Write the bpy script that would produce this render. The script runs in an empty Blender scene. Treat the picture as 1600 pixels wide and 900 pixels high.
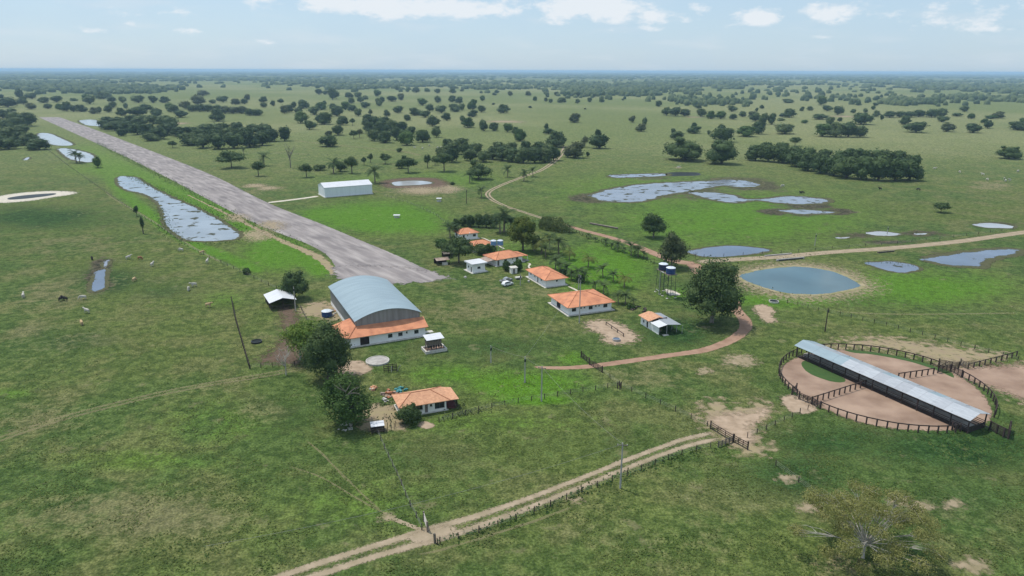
import bpy, math, random
import numpy as np
from mathutils import Vector, Matrix, noise as mnoise

# ------------------------------------------------------------------ camera
S = bpy.context.scene
COL = S.collection
F, CAMH = 1101.0, 74.0
PITCH = math.atan(340 / F)
ROT = Matrix.Rotation(math.pi / 2 - PITCH, 3, 'X') @ Matrix.Rotation(math.radians(0.2), 3, 'Z')
cd = bpy.data.cameras.new('camera')
cam = bpy.data.objects.new('camera', cd)
COL.objects.link(cam)
cam.matrix_world = Matrix.Translation((0, 0, CAMH)) @ ROT.to_4x4()
cd.sensor_width = 36.0
cd.lens = 36.0 * F / 1600
cd.clip_start, cd.clip_end = 0.5, 300000
S.camera = cam
RN = np.array(ROT)

# ------------------------------------------------------------------ world, sun, exposure
SUN_EL, SUN_AZ = math.radians(66), math.radians(-55)      # azimuth from +Y, clockwise
W = bpy.data.worlds.new('World')
S.world = W
W.use_nodes = True
wn, wl = W.node_tree.nodes, W.node_tree.links
wn.clear()
w_out = wn.new('ShaderNodeOutputWorld')
w_bg = wn.new('ShaderNodeBackground')
w_bg.inputs[1].default_value = 0.15
sky = wn.new('ShaderNodeTexSky')
sky.sky_type = 'NISHITA'
sky.sun_disc = False
sky.sun_elevation, sky.sun_rotation = SUN_EL, SUN_AZ
sky.altitude = 50
sky.air_density, sky.dust_density, sky.ozone_density = 1.0, 0.7, 2.5
wl.new(w_bg.outputs[0], w_out.inputs[0])
sl = bpy.data.lights.new('sun', 'SUN')
sl.energy, sl.angle, sl.color = 3.6, math.radians(0.8), (1.0, 0.95, 0.87)
sun = bpy.data.objects.new('sun', sl)
COL.objects.link(sun)
sd = Vector((math.sin(SUN_AZ) * math.cos(SUN_EL), math.cos(SUN_AZ) * math.cos(SUN_EL), math.sin(SUN_EL)))
sun.rotation_euler = sd.to_track_quat('Z', 'Y').to_euler()
sun.location = sd * 200
S.view_settings.view_transform = 'Standard'
S.view_settings.look = 'None'
S.view_settings.exposure = -0.02
S.view_settings.gamma = 1
S.render.engine = 'CYCLES'
S.cycles.use_denoising = True
S.cycles.max_bounces = 6
S.cycles.transparent_max_bounces = 8
S.cycles.volume_bounces = 1


def ray(x, y):
    return RN @ np.array([(x - 800) / F, -(y - 450) / F, -1.0])


def G(x, y, z=0.0):                       # photo pixel (1600x900) -> point at height z
    d = ray(x, y)
    t = (z - CAMH) / d[2]
    return Vector((d[0] * t, d[1] * t, z))


def mpp(x, y):                            # metres per photo pixel at the ground point
    p = G(x, y)
    return math.sqrt(p.x ** 2 + p.y ** 2 + CAMH ** 2) / F


def HT(x, y, yt):                         # height of something standing at (x,y) reaching row yt
    p = G(x, y)
    d = ray(x, yt)
    t = p.y / d[1]
    return CAMH + d[2] * t


# clouds: soft banks low over the plain, part of the sky
def sky_nodes():
    def M(op, a, b=None, c=None):
        n = wn.new('ShaderNodeMath'); n.operation = op
        for i, v in enumerate((a, b, c)):
            if v is None: continue
            if isinstance(v, (int, float)): n.inputs[i].default_value = v
            else: wl.new(v, n.inputs[i])
        return n.outputs[0]
    tc = wn.new('ShaderNodeTexCoord')
    sx = wn.new('ShaderNodeSeparateXYZ'); wl.new(tc.outputs['Generated'], sx.inputs[0])
    az = M('ARCTAN2', sx.outputs[0], sx.outputs[1])
    el = M('ARCSINE', sx.outputs[2])
    cb = wn.new('ShaderNodeCombineXYZ')
    wl.new(M('MULTIPLY', az, 1.0), cb.inputs[0]); wl.new(M('MULTIPLY', el, 2.0), cb.inputs[1])
    def NZ(scale, det, rough=0.6):
        n = wn.new('ShaderNodeTexNoise'); n.inputs['Scale'].default_value = scale
        n.inputs['Detail'].default_value = det; n.inputs['Roughness'].default_value = rough
        wl.new(cb.outputs[0], n.inputs['Vector']); return n.outputs[0]
    n1, n2 = NZ(26, 7, 0.62), NZ(7, 4)
    blobs = [(650, 11, 175, 13, 1.0), (520, 3, 70, 7, .8), (925, 14, 85, 17, 1.0), (1030, 26, 50, 11, .8), (1175, 29, 34, 12, .9), (1300, 18, 34, 15, .8),
             (1095, 14, 20, 10, .7), (145, 48, 14, 5, .62), (290, 47, 24, 6, .75), (205, 35, 9, 5, .6), (1490, 22, 110, 22, .5), (1550, 42, 70, 9, .5),
             (1290, 57, 30, 5, .5), (1128, 67, 10, 4, .5), (420, 65, 30, 4, .42), (530, 68, 18, 3, .4), (990, 44, 90, 6, .45), (240, 22, 60, 9, .4)]
    tot = None
    for x, y, rx, ry, a in blobs:
        d = ray(x, y); d = d / np.linalg.norm(d)
        a0, e0 = math.atan2(d[0], d[1]), math.asin(d[2])
        u = M('DIVIDE', M('SUBTRACT', az, a0), rx / F * 1.2)
        v = M('DIVIDE', M('SUBTRACT', el, e0), ry / F * 1.35)
        q = M('MULTIPLY', M('POWER', 2.718, M('MULTIPLY', M('ADD', M('MULTIPLY', u, u), M('MULTIPLY', v, v)), -1.0)), a)
        tot = q if tot is None else M('MAXIMUM', tot, q)
    # the same broken cumulus goes on overhead, beyond the frame
    up = wn.new('ShaderNodeMapRange'); up.interpolation_type = 'SMOOTHSTEP'
    up.inputs[1].default_value, up.inputs[2].default_value = 0.09, 0.2
    wl.new(el, up.inputs[0])
    over = M('MULTIPLY', up.outputs[0], M('MULTIPLY', n2, 0.95))
    tot = M('MAXIMUM', tot, over)
    den = M('ADD', tot, M('MULTIPLY', M('SUBTRACT', n1, 0.5), 1.9))
    mr = wn.new('ShaderNodeMapRange'); mr.interpolation_type = 'SMOOTHSTEP'
    mr.inputs[1].default_value, mr.inputs[2].default_value = 0.36, 0.80
    wl.new(den, mr.inputs[0])
    gate = wn.new('ShaderNodeMapRange'); gate.inputs[1].default_value, gate.inputs[2].default_value = 0.05, 0.3
    wl.new(tot, gate.inputs[0])
    fac = M('MULTIPLY', M('MULTIPLY', mr.outputs[0], gate.outputs[0]), 0.85)
    wisp = wn.new('ShaderNodeMapRange'); wisp.inputs[1].default_value, wisp.inputs[2].default_value = 0.45, 0.8
    wl.new(n2, wisp.inputs[0])
    veil = M('ADD', M('MULTIPLY', wisp.outputs[0], 0.10), 0.72)       # thin humid veil over the whole sky
    mx0 = wn.new('ShaderNodeMix'); mx0.data_type = 'RGBA'
    wl.new(veil, mx0.inputs[0]); wl.new(sky.outputs[0], mx0.inputs[6]); mx0.inputs[7].default_value = (3.3, 4.45, 5.6, 1)
    cw = wn.new('ShaderNodeCombineXYZ'); wl.new(M('MULTIPLY', az, 1.0), cw.inputs[0]); wl.new(M('MULTIPLY', el, 5.0), cw.inputs[1])
    n3 = wn.new('ShaderNodeTexNoise'); n3.inputs['Scale'].default_value = 9; n3.inputs['Detail'].default_value = 6; wl.new(cw.outputs[0], n3.inputs['Vector'])
    th = wn.new('ShaderNodeMapRange'); th.interpolation_type = 'SMOOTHSTEP'; th.inputs[1].default_value, th.inputs[2].default_value, th.inputs[4].default_value = .48, .72, .26; wl.new(n3.outputs[0], th.inputs[0])
    mxw = wn.new('ShaderNodeMix'); mxw.data_type = 'RGBA'; wl.new(th.outputs[0], mxw.inputs[0]); wl.new(mx0.outputs[2], mxw.inputs[6]); mxw.inputs[7].default_value = (5.0, 5.4, 5.8, 1)
    mx = wn.new('ShaderNodeMix'); mx.data_type = 'RGBA'
    wl.new(fac, mx.inputs[0]); wl.new(mxw.outputs[2], mx.inputs[6]); mx.inputs[7].default_value = (5.7, 6.0, 6.3, 1)
    wl.new(mx.outputs[2], w_bg.inputs[0])


sky_nodes()

# ------------------------------------------------------------------ materials
MT = {}


def pm(name, c1, c2=None, scale=1.0, rough=0.8, metal=0.0, bump=0.0, bscale=None, rnd=0.0, stretch=None, trans=0.0, spec=0.3, detail=4, lo=.35, hi=.65):
    m = bpy.data.materials.new(name); m.use_nodes = True
    n, l = m.node_tree.nodes, m.node_tree.links
    b = n['Principled BSDF']
    b.inputs['Roughness'].default_value = rough
    b.inputs['Metallic'].default_value = metal
    b.inputs['Specular IOR Level'].default_value = spec
    c2 = c2 or tuple(v * 0.8 for v in c1)
    tc = n.new('ShaderNodeTexCoord'); vec = tc.outputs['Object']
    if stretch:
        mp = n.new('ShaderNodeMapping'); mp.inputs['Scale'].default_value = stretch
        l.new(vec, mp.inputs[0]); vec = mp.outputs[0]
    nz = n.new('ShaderNodeTexNoise'); nz.inputs['Scale'].default_value = scale; nz.inputs['Detail'].default_value = detail
    l.new(vec, nz.inputs['Vector'])
    r = n.new('ShaderNodeMapRange'); r.inputs[1].default_value, r.inputs[2].default_value = lo, hi
    l.new(nz.outputs[0], r.inputs[0])
    mx = n.new('ShaderNodeMix'); mx.data_type = 'RGBA'
    l.new(r.outputs[0], mx.inputs[0]); mx.inputs[6].default_value = (*c1, 1); mx.inputs[7].default_value = (*c2, 1)
    col = mx.outputs[2]
    if rnd:
        oi = n.new('ShaderNodeObjectInfo'); hs = n.new('ShaderNodeHueSaturation')
        rv = n.new('ShaderNodeMapRange'); rv.inputs[3].default_value, rv.inputs[4].default_value = 1 - rnd, 1 + rnd
        l.new(oi.outputs['Random'], rv.inputs[0]); l.new(rv.outputs[0], hs.inputs['Value'])
        rh = n.new('ShaderNodeMath'); rh.operation = 'MULTIPLY_ADD'
        l.new(oi.outputs['Random'], rh.inputs[0]); rh.inputs[1].default_value = -0.05 * min(1, rnd * 3); rh.inputs[2].default_value = 0.5 + 0.025 * min(1, rnd * 3)
        l.new(rh.outputs[0], hs.inputs['Hue'])
        l.new(col, hs.inputs['Color']); col = hs.outputs[0]
    l.new(col, b.inputs['Base Color'])
    if bump:
        bz = n.new('ShaderNodeTexNoise'); bz.inputs['Scale'].default_value = bscale or scale * 4
        l.new(vec, bz.inputs['Vector'])
        bp = n.new('ShaderNodeBump'); bp.inputs['Strength'].default_value = bump; bp.inputs['Distance'].default_value = 0.1
        l.new(bz.outputs[0], bp.inputs['Height']); l.new(bp.outputs[0], b.inputs['Normal'])
    if trans:
        t = n.new('ShaderNodeBsdfTranslucent'); l.new(col, t.inputs[0])
        ms = n.new('ShaderNodeMixShader'); ms.inputs[0].default_value = trans
        l.new(b.outputs[0], ms.inputs[1]); l.new(t.outputs[0], ms.inputs[2])
        l.new(ms.outputs[0], n['Material Output'].inputs[0])
    MT[name] = m
    return m


pm('white_wall', (.86, .86, .86), (.76, .75, .73), .35, .85, lo=.3, hi=.8)
pm('cream_wall', (.80, .79, .75), (.64, .62, .57), .5, .85, lo=.3, hi=.8)
pm('tile_orange', (.60, .255, .135), (.40, .16, .09), .45, .8, bump=.5, bscale=5, lo=.38, hi=.72, detail=10)
pm('tile_pale', (.62, .34, .20), (.44, .22, .13), 1.6, .85, bump=.5, bscale=6, lo=.3, hi=.7, detail=8)
pm('tile_ridge', (.42, .17, .09), (.32, .13, .07), 1.0, .85)
pm('zinc_blue', (.28, .36, .40), (.24, .31, .35), .12, .42, .15, stretch=(1, 6, 1), spec=.4)
pm('zinc_wall', (.30, .31, .31), (.22, .22, .22), .4, .5, .2, stretch=(4, 4, .3))
pm('zinc_light', (.42, .44, .47), (.34, .36, .39), .5, .4, .25, stretch=(1, 8, 1), rnd=.10)
pm('zinc_white', (.62, .63, .66), (.54, .55, .58), .4, .5, .05, stretch=(1, 6, 1))
pm('zinc_rust', (.38, .30, .25), (.24, .16, .12), .8, .7, .1)
pm('hangar_white', (.76, .80, .83), (.70, .74, .77), .3, .5, .05, stretch=(4, 4, .3))
pm('concrete', (.42, .40, .37), (.30, .28, .26), .8, .9, bump=.3)
pm('concrete_pale', (.58, .56, .52), (.44, .42, .38), 1.2, .9, bump=.3)
pm('timber_dark', (.035, .026, .022), (.07, .05, .045), 2.0, .9, rnd=.3)
pm('timber_grey', (.20, .17, .14), (.11, .09, .075), 2.0, .9, rnd=.2)
pm('pole_concrete', (.40, .39, .37), (.31, .30, .28), 1.0, .85)
pm('pane_dark', (.015, .02, .024), (.03, .035, .04), .5, .08, spec=.5)
pm('frame_metal', (.10, .11, .11), (.07, .07, .07), 2, .5)
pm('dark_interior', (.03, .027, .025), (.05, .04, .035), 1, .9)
pm('tank_blue', (.02, .05, .16), (.03, .07, .2), 1, .4)
pm('tank_navy', (.02, .03, .07), (.03, .04, .09), 1, .4)
pm('tank_light_blue', (.16, .30, .48), (.12, .24, .42), 1, .45)
pm('tank_lid', (.62, .66, .72), (.5, .55, .6), 2, .5)
pm('steel_dark', (.05, .055, .06), (.03, .035, .04), 2, .55, .3)
pm('steel_pale', (.45, .46, .46), (.35, .36, .36), 2, .5, .3)
pm('maroon', (.13, .035, .04), (.10, .03, .035), 1, .8)
pm('tarp_teal', (.04, .24, .24), (.03, .15, .17), 2, .6)
pm('car_white', (.78, .79, .80), (.72, .73, .74), .5, .25, spec=.5)
pm('car_silver', (.42, .43, .44), (.36, .37, .38), .5, .3, .4, spec=.5)
pm('rubber', (.02, .02, .02), (.035, .033, .03), 4, .9)
pm('rim', (.4, .4, .4), (.3, .3, .3), 4, .4, .6)
pm('lamp_red', (.35, .02, .02), None, 4, .3)
pm('lamp_clear', (.7, .7, .68), None, 4, .2)
pm('bark_grey', (.24, .21, .18), (.14, .12, .10), 1.5, .95, bump=.5)
pm('bark_pale', (.50, .47, .42), (.33, .30, .27), 1.5, .95)
pm('bark_dark', (.07, .055, .045), (.11, .09, .075), 1.5, .95, bump=.5)
pm('bark_palm', (.22, .18, .14), (.14, .11, .09), 3, .95)
LEAF = dict(rough=.7, trans=.22, spec=.15, lo=.35, hi=.68)
pm('leaf_dark', (.042, .078, .032), (.105, .150, .055), 5, rnd=.34, **LEAF)
pm('leaf_deep', (.044, .082, .028), (.098, .142, .046), .5, rnd=.12, **LEAF)
pm('leaf_mango', (.05, .085, .016), (.14, .17, .03), .45, rnd=.1, **LEAF)
pm('leaf_mid', (.05, .10, .025), (.10, .16, .04), .5, rnd=.15, **LEAF)
pm('leaf_lime', (.12, .20, .035), (.22, .28, .05), .6, rnd=.1, **LEAF)
pm('leaf_dry', (.22, .235, .07), (.36, .34, .13), .6, rnd=.1, rough=.7, trans=.4, spec=.15, lo=.35, hi=.68)
pm('leaf_olive', (.075, .10, .045), (.12, .14, .06), .6, rnd=.15, **LEAF)
pm('palm_green', (.045, .085, .03), (.09, .13, .045), .8, rnd=.2, **LEAF)
pm('palm_yellow', (.16, .17, .035), (.10, .14, .04), .8, rnd=.15, **LEAF)
pm('cane', (.17, .20, .07), (.09, .13, .04), .5, **LEAF)
pm('far_leaf', (.040, .070, .036), (.115, .145, .070), .02, rough=.9, spec=.1, detail=6)
pm('grass_blade', (.085, .140, .036), (.150, .180, .055), .06, rough=.9, spec=.1, trans=.3, detail=6)
pm('far_leaf_detail', (.030, .060, .026), (.07, .10, .038), .05, rough=.9, spec=.1, detail=6)
pm('hide_white', (.50, .47, .42), (.42, .39, .34), 2, .9)
pm('hide_brown', (.22, .10, .05), (.30, .15, .08), 2, .9)
pm('hide_tan', (.50, .36, .20), (.40, .28, .16), 2, .9)
pm('hide_black', (.02, .018, .016), (.035, .03, .027), 2, .9)
pm('rubble', (.40, .28, .21), (.16, .11, .08), 1.2, .95, bump=.6, rnd=.2)
pm('pole_wire', (.25, .25, .24), None, 1, .6)


def water_mat(name, c, rough=.07, bump=.05, veg=0.0):
    m = pm(name, c, tuple(v * .75 for v in c), .05, rough, spec=.5, detail=3)
    n, l = m.node_tree.nodes, m.node_tree.links
    b = n['Principled BSDF']; b.inputs['IOR'].default_value = 1.33
    tc = n.new('ShaderNodeTexCoord')
    bz = n.new('ShaderNodeTexNoise'); bz.inputs['Scale'].default_value = .9; bz.inputs['Detail'].default_value = 3
    l.new(tc.outputs['Object'], bz.inputs['Vector'])
    bp = n.new('ShaderNodeBump'); bp.inputs['Strength'].default_value = bump; bp.inputs['Distance'].default_value = .1
    l.new(bz.outputs[0], bp.inputs['Height']); l.new(bp.outputs[0], b.inputs['Normal'])
    if veg:                                # floating weed breaking the surface
        vz = n.new('ShaderNodeTexNoise'); vz.inputs['Scale'].default_value = .16; vz.inputs['Detail'].default_value = 7
        l.new(tc.outputs['Object'], vz.inputs['Vector'])
        vr = n.new('ShaderNodeMapRange'); vr.inputs[1].default_value, vr.inputs[2].default_value = veg, veg + .035
        l.new(vz.outputs[0], vr.inputs[0])
        src = b.inputs['Base Color'].links[0].from_socket
        mx = n.new('ShaderNodeMix'); mx.data_type = 'RGBA'
        l.new(vr.outputs[0], mx.inputs[0]); l.new(src, mx.inputs[6]); mx.inputs[7].default_value = (.045, .05, .03, 1)
        l.new(mx.outputs[2], b.inputs['Base Color'])
        rr = n.new('ShaderNodeMapRange'); rr.inputs[3].default_value, rr.inputs[4].default_value = rough, .85
        l.new(vr.outputs[0], rr.inputs[0]); l.new(rr.outputs[0], b.inputs['Roughness'])
    return m


water_mat('water_pond', (.07, .135, .16), .06, .04)
water_mat('water_pale', (.25, .29, .33), .12, .05, veg=.58)
water_mat('water_marsh', (.20, .225, .275), .12, .05, veg=.57)
water_mat('water_blue', (.11, .15, .22), .10, .05, veg=.66)
water_mat('water_dark', (.012, .015, .013), .35, .04); MT['water_dark'].node_tree.nodes['Principled BSDF'].inputs['Specular IOR Level'].default_value = .12
water_mat('water_milk', (.36, .37, .38), .15, .04)


# patches and ribbons lying on the ground: ragged edge by noise against the 'edge' attribute
def soil_mat(name, c1, c2, scale, soft=.5, ragged=1.0, nscale=.8, top=1.0):
    m = pm(name, c1, c2, scale, .95, spec=.1, bump=.35, bscale=2.5, detail=8, lo=.32, hi=.68)
    n, l = m.node_tree.nodes, m.node_tree.links
    b = n['Principled BSDF']
    at = n.new('ShaderNodeAttribute'); at.attribute_name = 'edge'         # 1 inside, 0 at the rim
    tc = n.new('ShaderNodeTexCoord')
    nz = n.new('ShaderNodeTexNoise'); nz.inputs['Scale'].default_value = nscale; nz.inputs['Detail'].default_value = 6
    l.new(tc.outputs['Object'], nz.inputs['Vector'])
    a = n.new('ShaderNodeMath'); a.operation = 'MULTIPLY_ADD'
    l.new(nz.outputs[0], a.inputs[0]); a.inputs[1].default_value = ragged * 1.6
    o = n.new('ShaderNodeMath'); o.operation = 'SUBTRACT'; l.new(at.outputs['Fac'], o.inputs[0]); o.inputs[1].default_value = ragged * .8
    l.new(o.outputs[0], a.inputs[2])
    r = n.new('ShaderNodeMapRange'); r.interpolation_type = 'SMOOTHSTEP'
    r.inputs[1].default_value, r.inputs[2].default_value = .42 - soft * .3, .42 + soft * .3
    l.new(a.outputs[0], r.inputs[0]); r.inputs[4].default_value = top
    t = n.new('ShaderNodeBsdfTransparent'); ms = n.new('ShaderNodeMixShader')
    l.new(r.outputs[0], ms.inputs[0]); l.new(t.outputs[0], ms.inputs[1]); l.new(b.outputs[0], ms.inputs[2])
    l.new(ms.outputs[0], n['Material Output'].inputs[0])
    return m


soil_mat('soil_pink', (.37, .24, .17), (.27, .165, .115), .35, .6, .6, top=.95)
soil_mat('soil_sand', (.45, .34, .25), (.31, .23, .16), .5, 1.0, 1.1, top=.92)
soil_mat('soil_track', (.41, .325, .235), (.29, .235, .155), .4, 1.0, .9, nscale=2.2, top=.88)
soil_mat('soil_faint', (.36, .30, .18), (.26, .24, .12), .5, 1.3, 1.5, nscale=1.6, top=.36)
soil_mat('soil_corral', (.36, .255, .19), (.225, .15, .11), .16, .5, .6, nscale=1.2)
soil_mat('soil_brown', (.16, .11, .08), (.11, .075, .055), .4, .9, .9, top=.85)
soil_mat('soil_pale', (.58, .53, .45), (.44, .40, .33), .4, .5, .6)
soil_mat('soil_trodden', (.34, .26, .18), (.36, .30, .17), .4, 1.3, 1.9, nscale=.45, top=.78)
soil_mat('soil_shore', (.075, .075, .040), (.10, .10, .045), .5, 1.2, 1.6, nscale=.7, top=.9)
soil_mat('soil_tan', (.40, .33, .22), (.20, .20, .08), .3, 1.0, 1.3, nscale=.6, top=.85)
soil_mat('soil_fleck', (.42, .33, .23), (.30, .25, .15), .6, 1.4, 1.5, top=.72)
soil_mat('runway_asphalt', (.26, .232, .225), (.165, .148, .148), .05, .35, .7, nscale=.35)

# streaks on the worn asphalt
m = MT['runway_asphalt']; n, l = m.node_tree.nodes, m.node_tree.links
mp = n.new('ShaderNodeMapping'); mp.vector_type = 'TEXTURE'; mp.inputs['Rotation'].default_value = (0, 0, math.radians(127)); mp.inputs['Scale'].default_value = (22, 3.5, 1)
tc = n.new('ShaderNodeTexCoord'); nz = n.new('ShaderNodeTexNoise'); nz.inputs['Scale'].default_value = 1.2; nz.inputs['Detail'].default_value = 7
l.new(tc.outputs['Object'], mp.inputs[0]); l.new(mp.outputs[0], nz.inputs['Vector'])
mr = n.new('ShaderNodeMapRange'); mr.inputs[1].default_value, mr.inputs[2].default_value = .42, .72; l.new(nz.outputs[0], mr.inputs[0])
src = n['Principled BSDF'].inputs['Base Color'].links[0].from_socket
mx = n.new('ShaderNodeMix'); mx.data_type = 'RGBA'; l.new(mr.outputs[0], mx.inputs[0]); l.new(src, mx.inputs[6]); mx.inputs[7].default_value = (.36, .325, .31, 1)
l.new(mx.outputs[2], n['Principled BSDF'].inputs['Base Color'])


# ------------------------------------------------------------------ mesh helpers
class MB:
    def __init__(s): s.v, s.f, s.sm = [], [], False
    def add(s, vs, fs):
        k = len(s.v); s.v += [tuple(v) for v in vs]; s.f += [tuple(i + k for i in f) for f in fs]; return s
    def box(s, x0, x1, y0, y1, z0, z1):
        return s.add([(x0, y0, z0), (x1, y0, z0), (x1, y1, z0), (x0, y1, z0), (x0, y0, z1), (x1, y0, z1), (x1, y1, z1), (x0, y1, z1)],
                     [(0, 3, 2, 1), (4, 5, 6, 7), (0, 1, 5, 4), (1, 2, 6, 5), (2, 3, 7, 6), (3, 0, 4, 7)])
    def tube(s, pts, rs, n=6, cap=True):
        pts = [Vector(p) for p in pts]; vs = []; fs = []
        if not hasattr(rs, '__len__'): rs = [rs] * len(pts)
        up = None
        for i, p in enumerate(pts):
            d = (pts[min(i + 1, len(pts) - 1)] - pts[max(i - 1, 0)])
            d = d.normalized() if d.length > 1e-9 else Vector((0, 0, 1))
            if up is None: up = Vector((1, 0, 0)) if abs(d.z) > .7 else Vector((0, 0, 1))
            a = d.cross(up).normalized(); b = a.cross(d).normalized()
            up = b if abs(d.dot(b)) < .9 else up
            for k in range(n):
                t = 2 * math.pi * k / n
                vs.append(p + (a * math.cos(t) + b * math.sin(t)) * rs[i])
        for i in range(len(pts) - 1):
            for k in range(n):
                fs.append((i * n + k, i * n + (k + 1) % n, (i + 1) * n + (k + 1) % n, (i + 1) * n + k))
        if cap: fs += [tuple(range(n - 1, -1, -1)), tuple((len(pts) - 1) * n + k for k in range(n))]
        return s.add(vs, fs)
    def lathe(s, prof, n=20, c=(0, 0, 0)):
        vs = []; fs = []
        for r, z in prof:
            for k in range(n):
                t = 2 * math.pi * k / n; vs.append((c[0] + r * math.cos(t), c[1] + r * math.sin(t), c[2] + z))
        for i in range(len(prof) - 1):
            for k in range(n): fs.append((i * n + k, i * n + (k + 1) % n, (i + 1) * n + (k + 1) % n, (i + 1) * n + k))
        fs += [tuple(range(n - 1, -1, -1)), tuple((len(prof) - 1) * n + k for k in range(n))]
        return s.add(vs, fs)
    def sheet(s, poly, thick=.08):          # slab from a planar polygon (top), extruded straight down
        k = len(poly); lo = [(p[0], p[1], p[2] - thick) for p in poly]
        fs = [tuple(range(k)), tuple(range(2 * k - 1, k - 1, -1))] + [(i, k + i, k + (i + 1) % k, (i + 1) % k) for i in range(k)]
        return s.add(list(poly) + lo, fs)
    def mesh(s, name, m, smooth=False):
        me = bpy.data.meshes.new(name); me.from_pydata(s.v, [], s.f); me.update()
        if smooth: me.polygons.foreach_set('use_smooth', [True] * len(me.polygons))
        me.materials.append(MT[m]); return me
    def build(s, name, m, parent=None, smooth=False):
        return ob(name, s.mesh(name, m, smooth), parent)


def ob(name, me, parent=None, loc=None, rz=None, scale=None):
    o = bpy.data.objects.new(name, me); COL.objects.link(o)
    if parent: o.parent = parent
    if loc is not None: o.location = loc
    if rz is not None: o.rotation_euler = (0, 0, rz)
    if scale is not None: o.scale = scale
    return o


def tag(o, label=None, cat=None, group=None, kind=None):
    if label: o['label'] = label
    if cat: o['category'] = cat
    if group: o['group'] = group
    if kind: o['kind'] = kind
    return o


def thing(name, label, cat, loc=(0, 0, 0), rz=0, group=None):
    return tag(ob(name, None, None, loc, rz), label, cat, group)


def np_mesh(name, V, Q, m, attr=None, smooth=False):
    V = np.asarray(V, np.float32); Q = np.asarray(Q, np.int32)
    me = bpy.data.meshes.new(name); k = Q.shape[1]
    me.vertices.add(len(V)); me.vertices.foreach_set('co', V.ravel())
    me.loops.add(Q.size); me.loops.foreach_set('vertex_index', Q.ravel())
    me.polygons.add(len(Q)); me.polygons.foreach_set('loop_start', np.arange(0, Q.size, k, dtype=np.int32))
    me.polygons.foreach_set('loop_total', np.full(len(Q), k, np.int32))
    if smooth: me.polygons.foreach_set('use_smooth', np.ones(len(Q), bool))
    me.update(calc_edges=True); me.materials.append(MT[m]) if m else None
    return me


def spline(pts, step):                      # Catmull-Rom through world points, resampled
    P = [Vector((p[0], p[1], p[2] if len(p) > 2 else 0)) for p in pts]
    P = [P[0] * 2 - P[1]] + P + [P[-1] * 2 - P[-2]]
    out = []
    for i in range(1, len(P) - 2):
        n = max(1, int((P[i + 1] - P[i]).length / step))
        for k in range(n):
            t = k / n; a, b, c, d = P[i - 1], P[i], P[i + 1], P[i + 2]
            out.append(.5 * ((2 * b) + (c - a) * t + (2 * a - 5 * b + 4 * c - d) * t * t + (3 * b - a - 3 * c + d) * t ** 3))
    out.append(P[-2]); return out


def px(pts, z=0): return [G(x, y, z) for x, y in pts]


def closed_spline(pts, step):
    P = [Vector(p) for p in pts]; n = len(P); out = []
    for i in range(n):
        a, b, c, d = P[i - 1], P[i], P[(i + 1) % n], P[(i + 2) % n]
        m = max(2, int((c - b).length / step))
        for k in range(m):
            t = k / m
            out.append(.5 * ((2 * b) + (c - a) * t + (2 * a - 5 * b + 4 * c - d) * t * t + (3 * b - a - 3 * c + d) * t ** 3))
    return out


EXCL = []


def patch(name, m, pts, z, step=1.5, jit=0.0, seed=0, kind='structure', soft=1.0):
    """ground patch inside an outline (world points); 'edge' rises from 0 at the rim to 1 inside over a few metres"""
    out = closed_spline(pts, step); EXCL.append([(p.x, p.y) for p in out])
    P = np.array([(p.x, p.y) for p in out]); A, B = P, np.roll(P, -1, 0)
    lo, hi = P.min(0), P.max(0); ext = hi - lo; size = float(np.sqrt(ext[0] * ext[1])); wid = max(.5, size * .16) * soft
    cell = max(.35, min(ext) / 26, max(ext) / 90)
    gx = np.arange(lo[0] - wid - cell, hi[0] + wid + 2 * cell, cell); gy = np.arange(lo[1] - wid - cell, hi[1] + wid + 2 * cell, cell)
    X, Y = np.meshgrid(gx, gy); Q = np.stack([X.ravel(), Y.ravel()], 1)
    d = np.full(len(Q), 1e9); ins = np.zeros(len(Q), bool)
    for (x0, y0), (x1, y1) in zip(A, B):
        ex, ey = x1 - x0, y1 - y0; t = np.clip(((Q[:, 0] - x0) * ex + (Q[:, 1] - y0) * ey) / (ex * ex + ey * ey + 1e-12), 0, 1)
        d = np.minimum(d, np.hypot(Q[:, 0] - x0 - t * ex, Q[:, 1] - y0 - t * ey))
        if y0 != y1: ins ^= ((y0 > Q[:, 1]) != (y1 > Q[:, 1])) & (Q[:, 0] < (x1 - x0) * (Q[:, 1] - y0) / (y1 - y0) + x0)
    E = np.clip(.5 + .5 * np.where(ins, d, -d) / wid, 0, 1.1)
    ny, nx = X.shape; i = np.arange((ny - 1) * (nx - 1)); r, c = i // (nx - 1), i % (nx - 1); b = r * nx + c
    F4 = np.stack([b, b + 1, b + 1 + nx, b + nx], 1); F4 = F4[(E[F4] > 0).any(1)]
    use = np.unique(F4); mp = np.zeros(len(Q), int); mp[use] = np.arange(len(use))
    me = np_mesh(name, np.c_[Q[use], np.full(len(use), z)], mp[F4], m)
    a = me.attributes.new('edge', 'FLOAT', 'POINT'); a.data.foreach_set('value', E[use].astype(np.float32))
    return tag(ob(name, me), kind=kind)


def flat_poly(name, m, pts, z, step=1.5, jit=0.0, seed=0, kind='structure'):
    """water sheet: one n-gon following the shoreline (concave outlines are fine)"""
    out = closed_spline(pts, step); n = len(out)
    if jit:
        q = []
        for i, p in enumerate(out):
            d = (out[(i + 1) % n] - out[i - 1]); nr = Vector((d.y, -d.x, 0)).normalized()
            q.append(p + nr * (mnoise.noise(Vector((p.x, p.y, seed)) * .25) + .7 * mnoise.noise(Vector((p.x, p.y, seed + 9)) * .8)) * jit)
        out = q
    me = bpy.data.meshes.new(name); me.from_pydata([(p.x, p.y, z) for p in out], [], [tuple(range(n))]); me.update()
    if me.polygons[0].normal.z < 0: me.flip_normals()
    me.materials.append(MT[m])
    return tag(ob(name, me), kind=kind)


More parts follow.
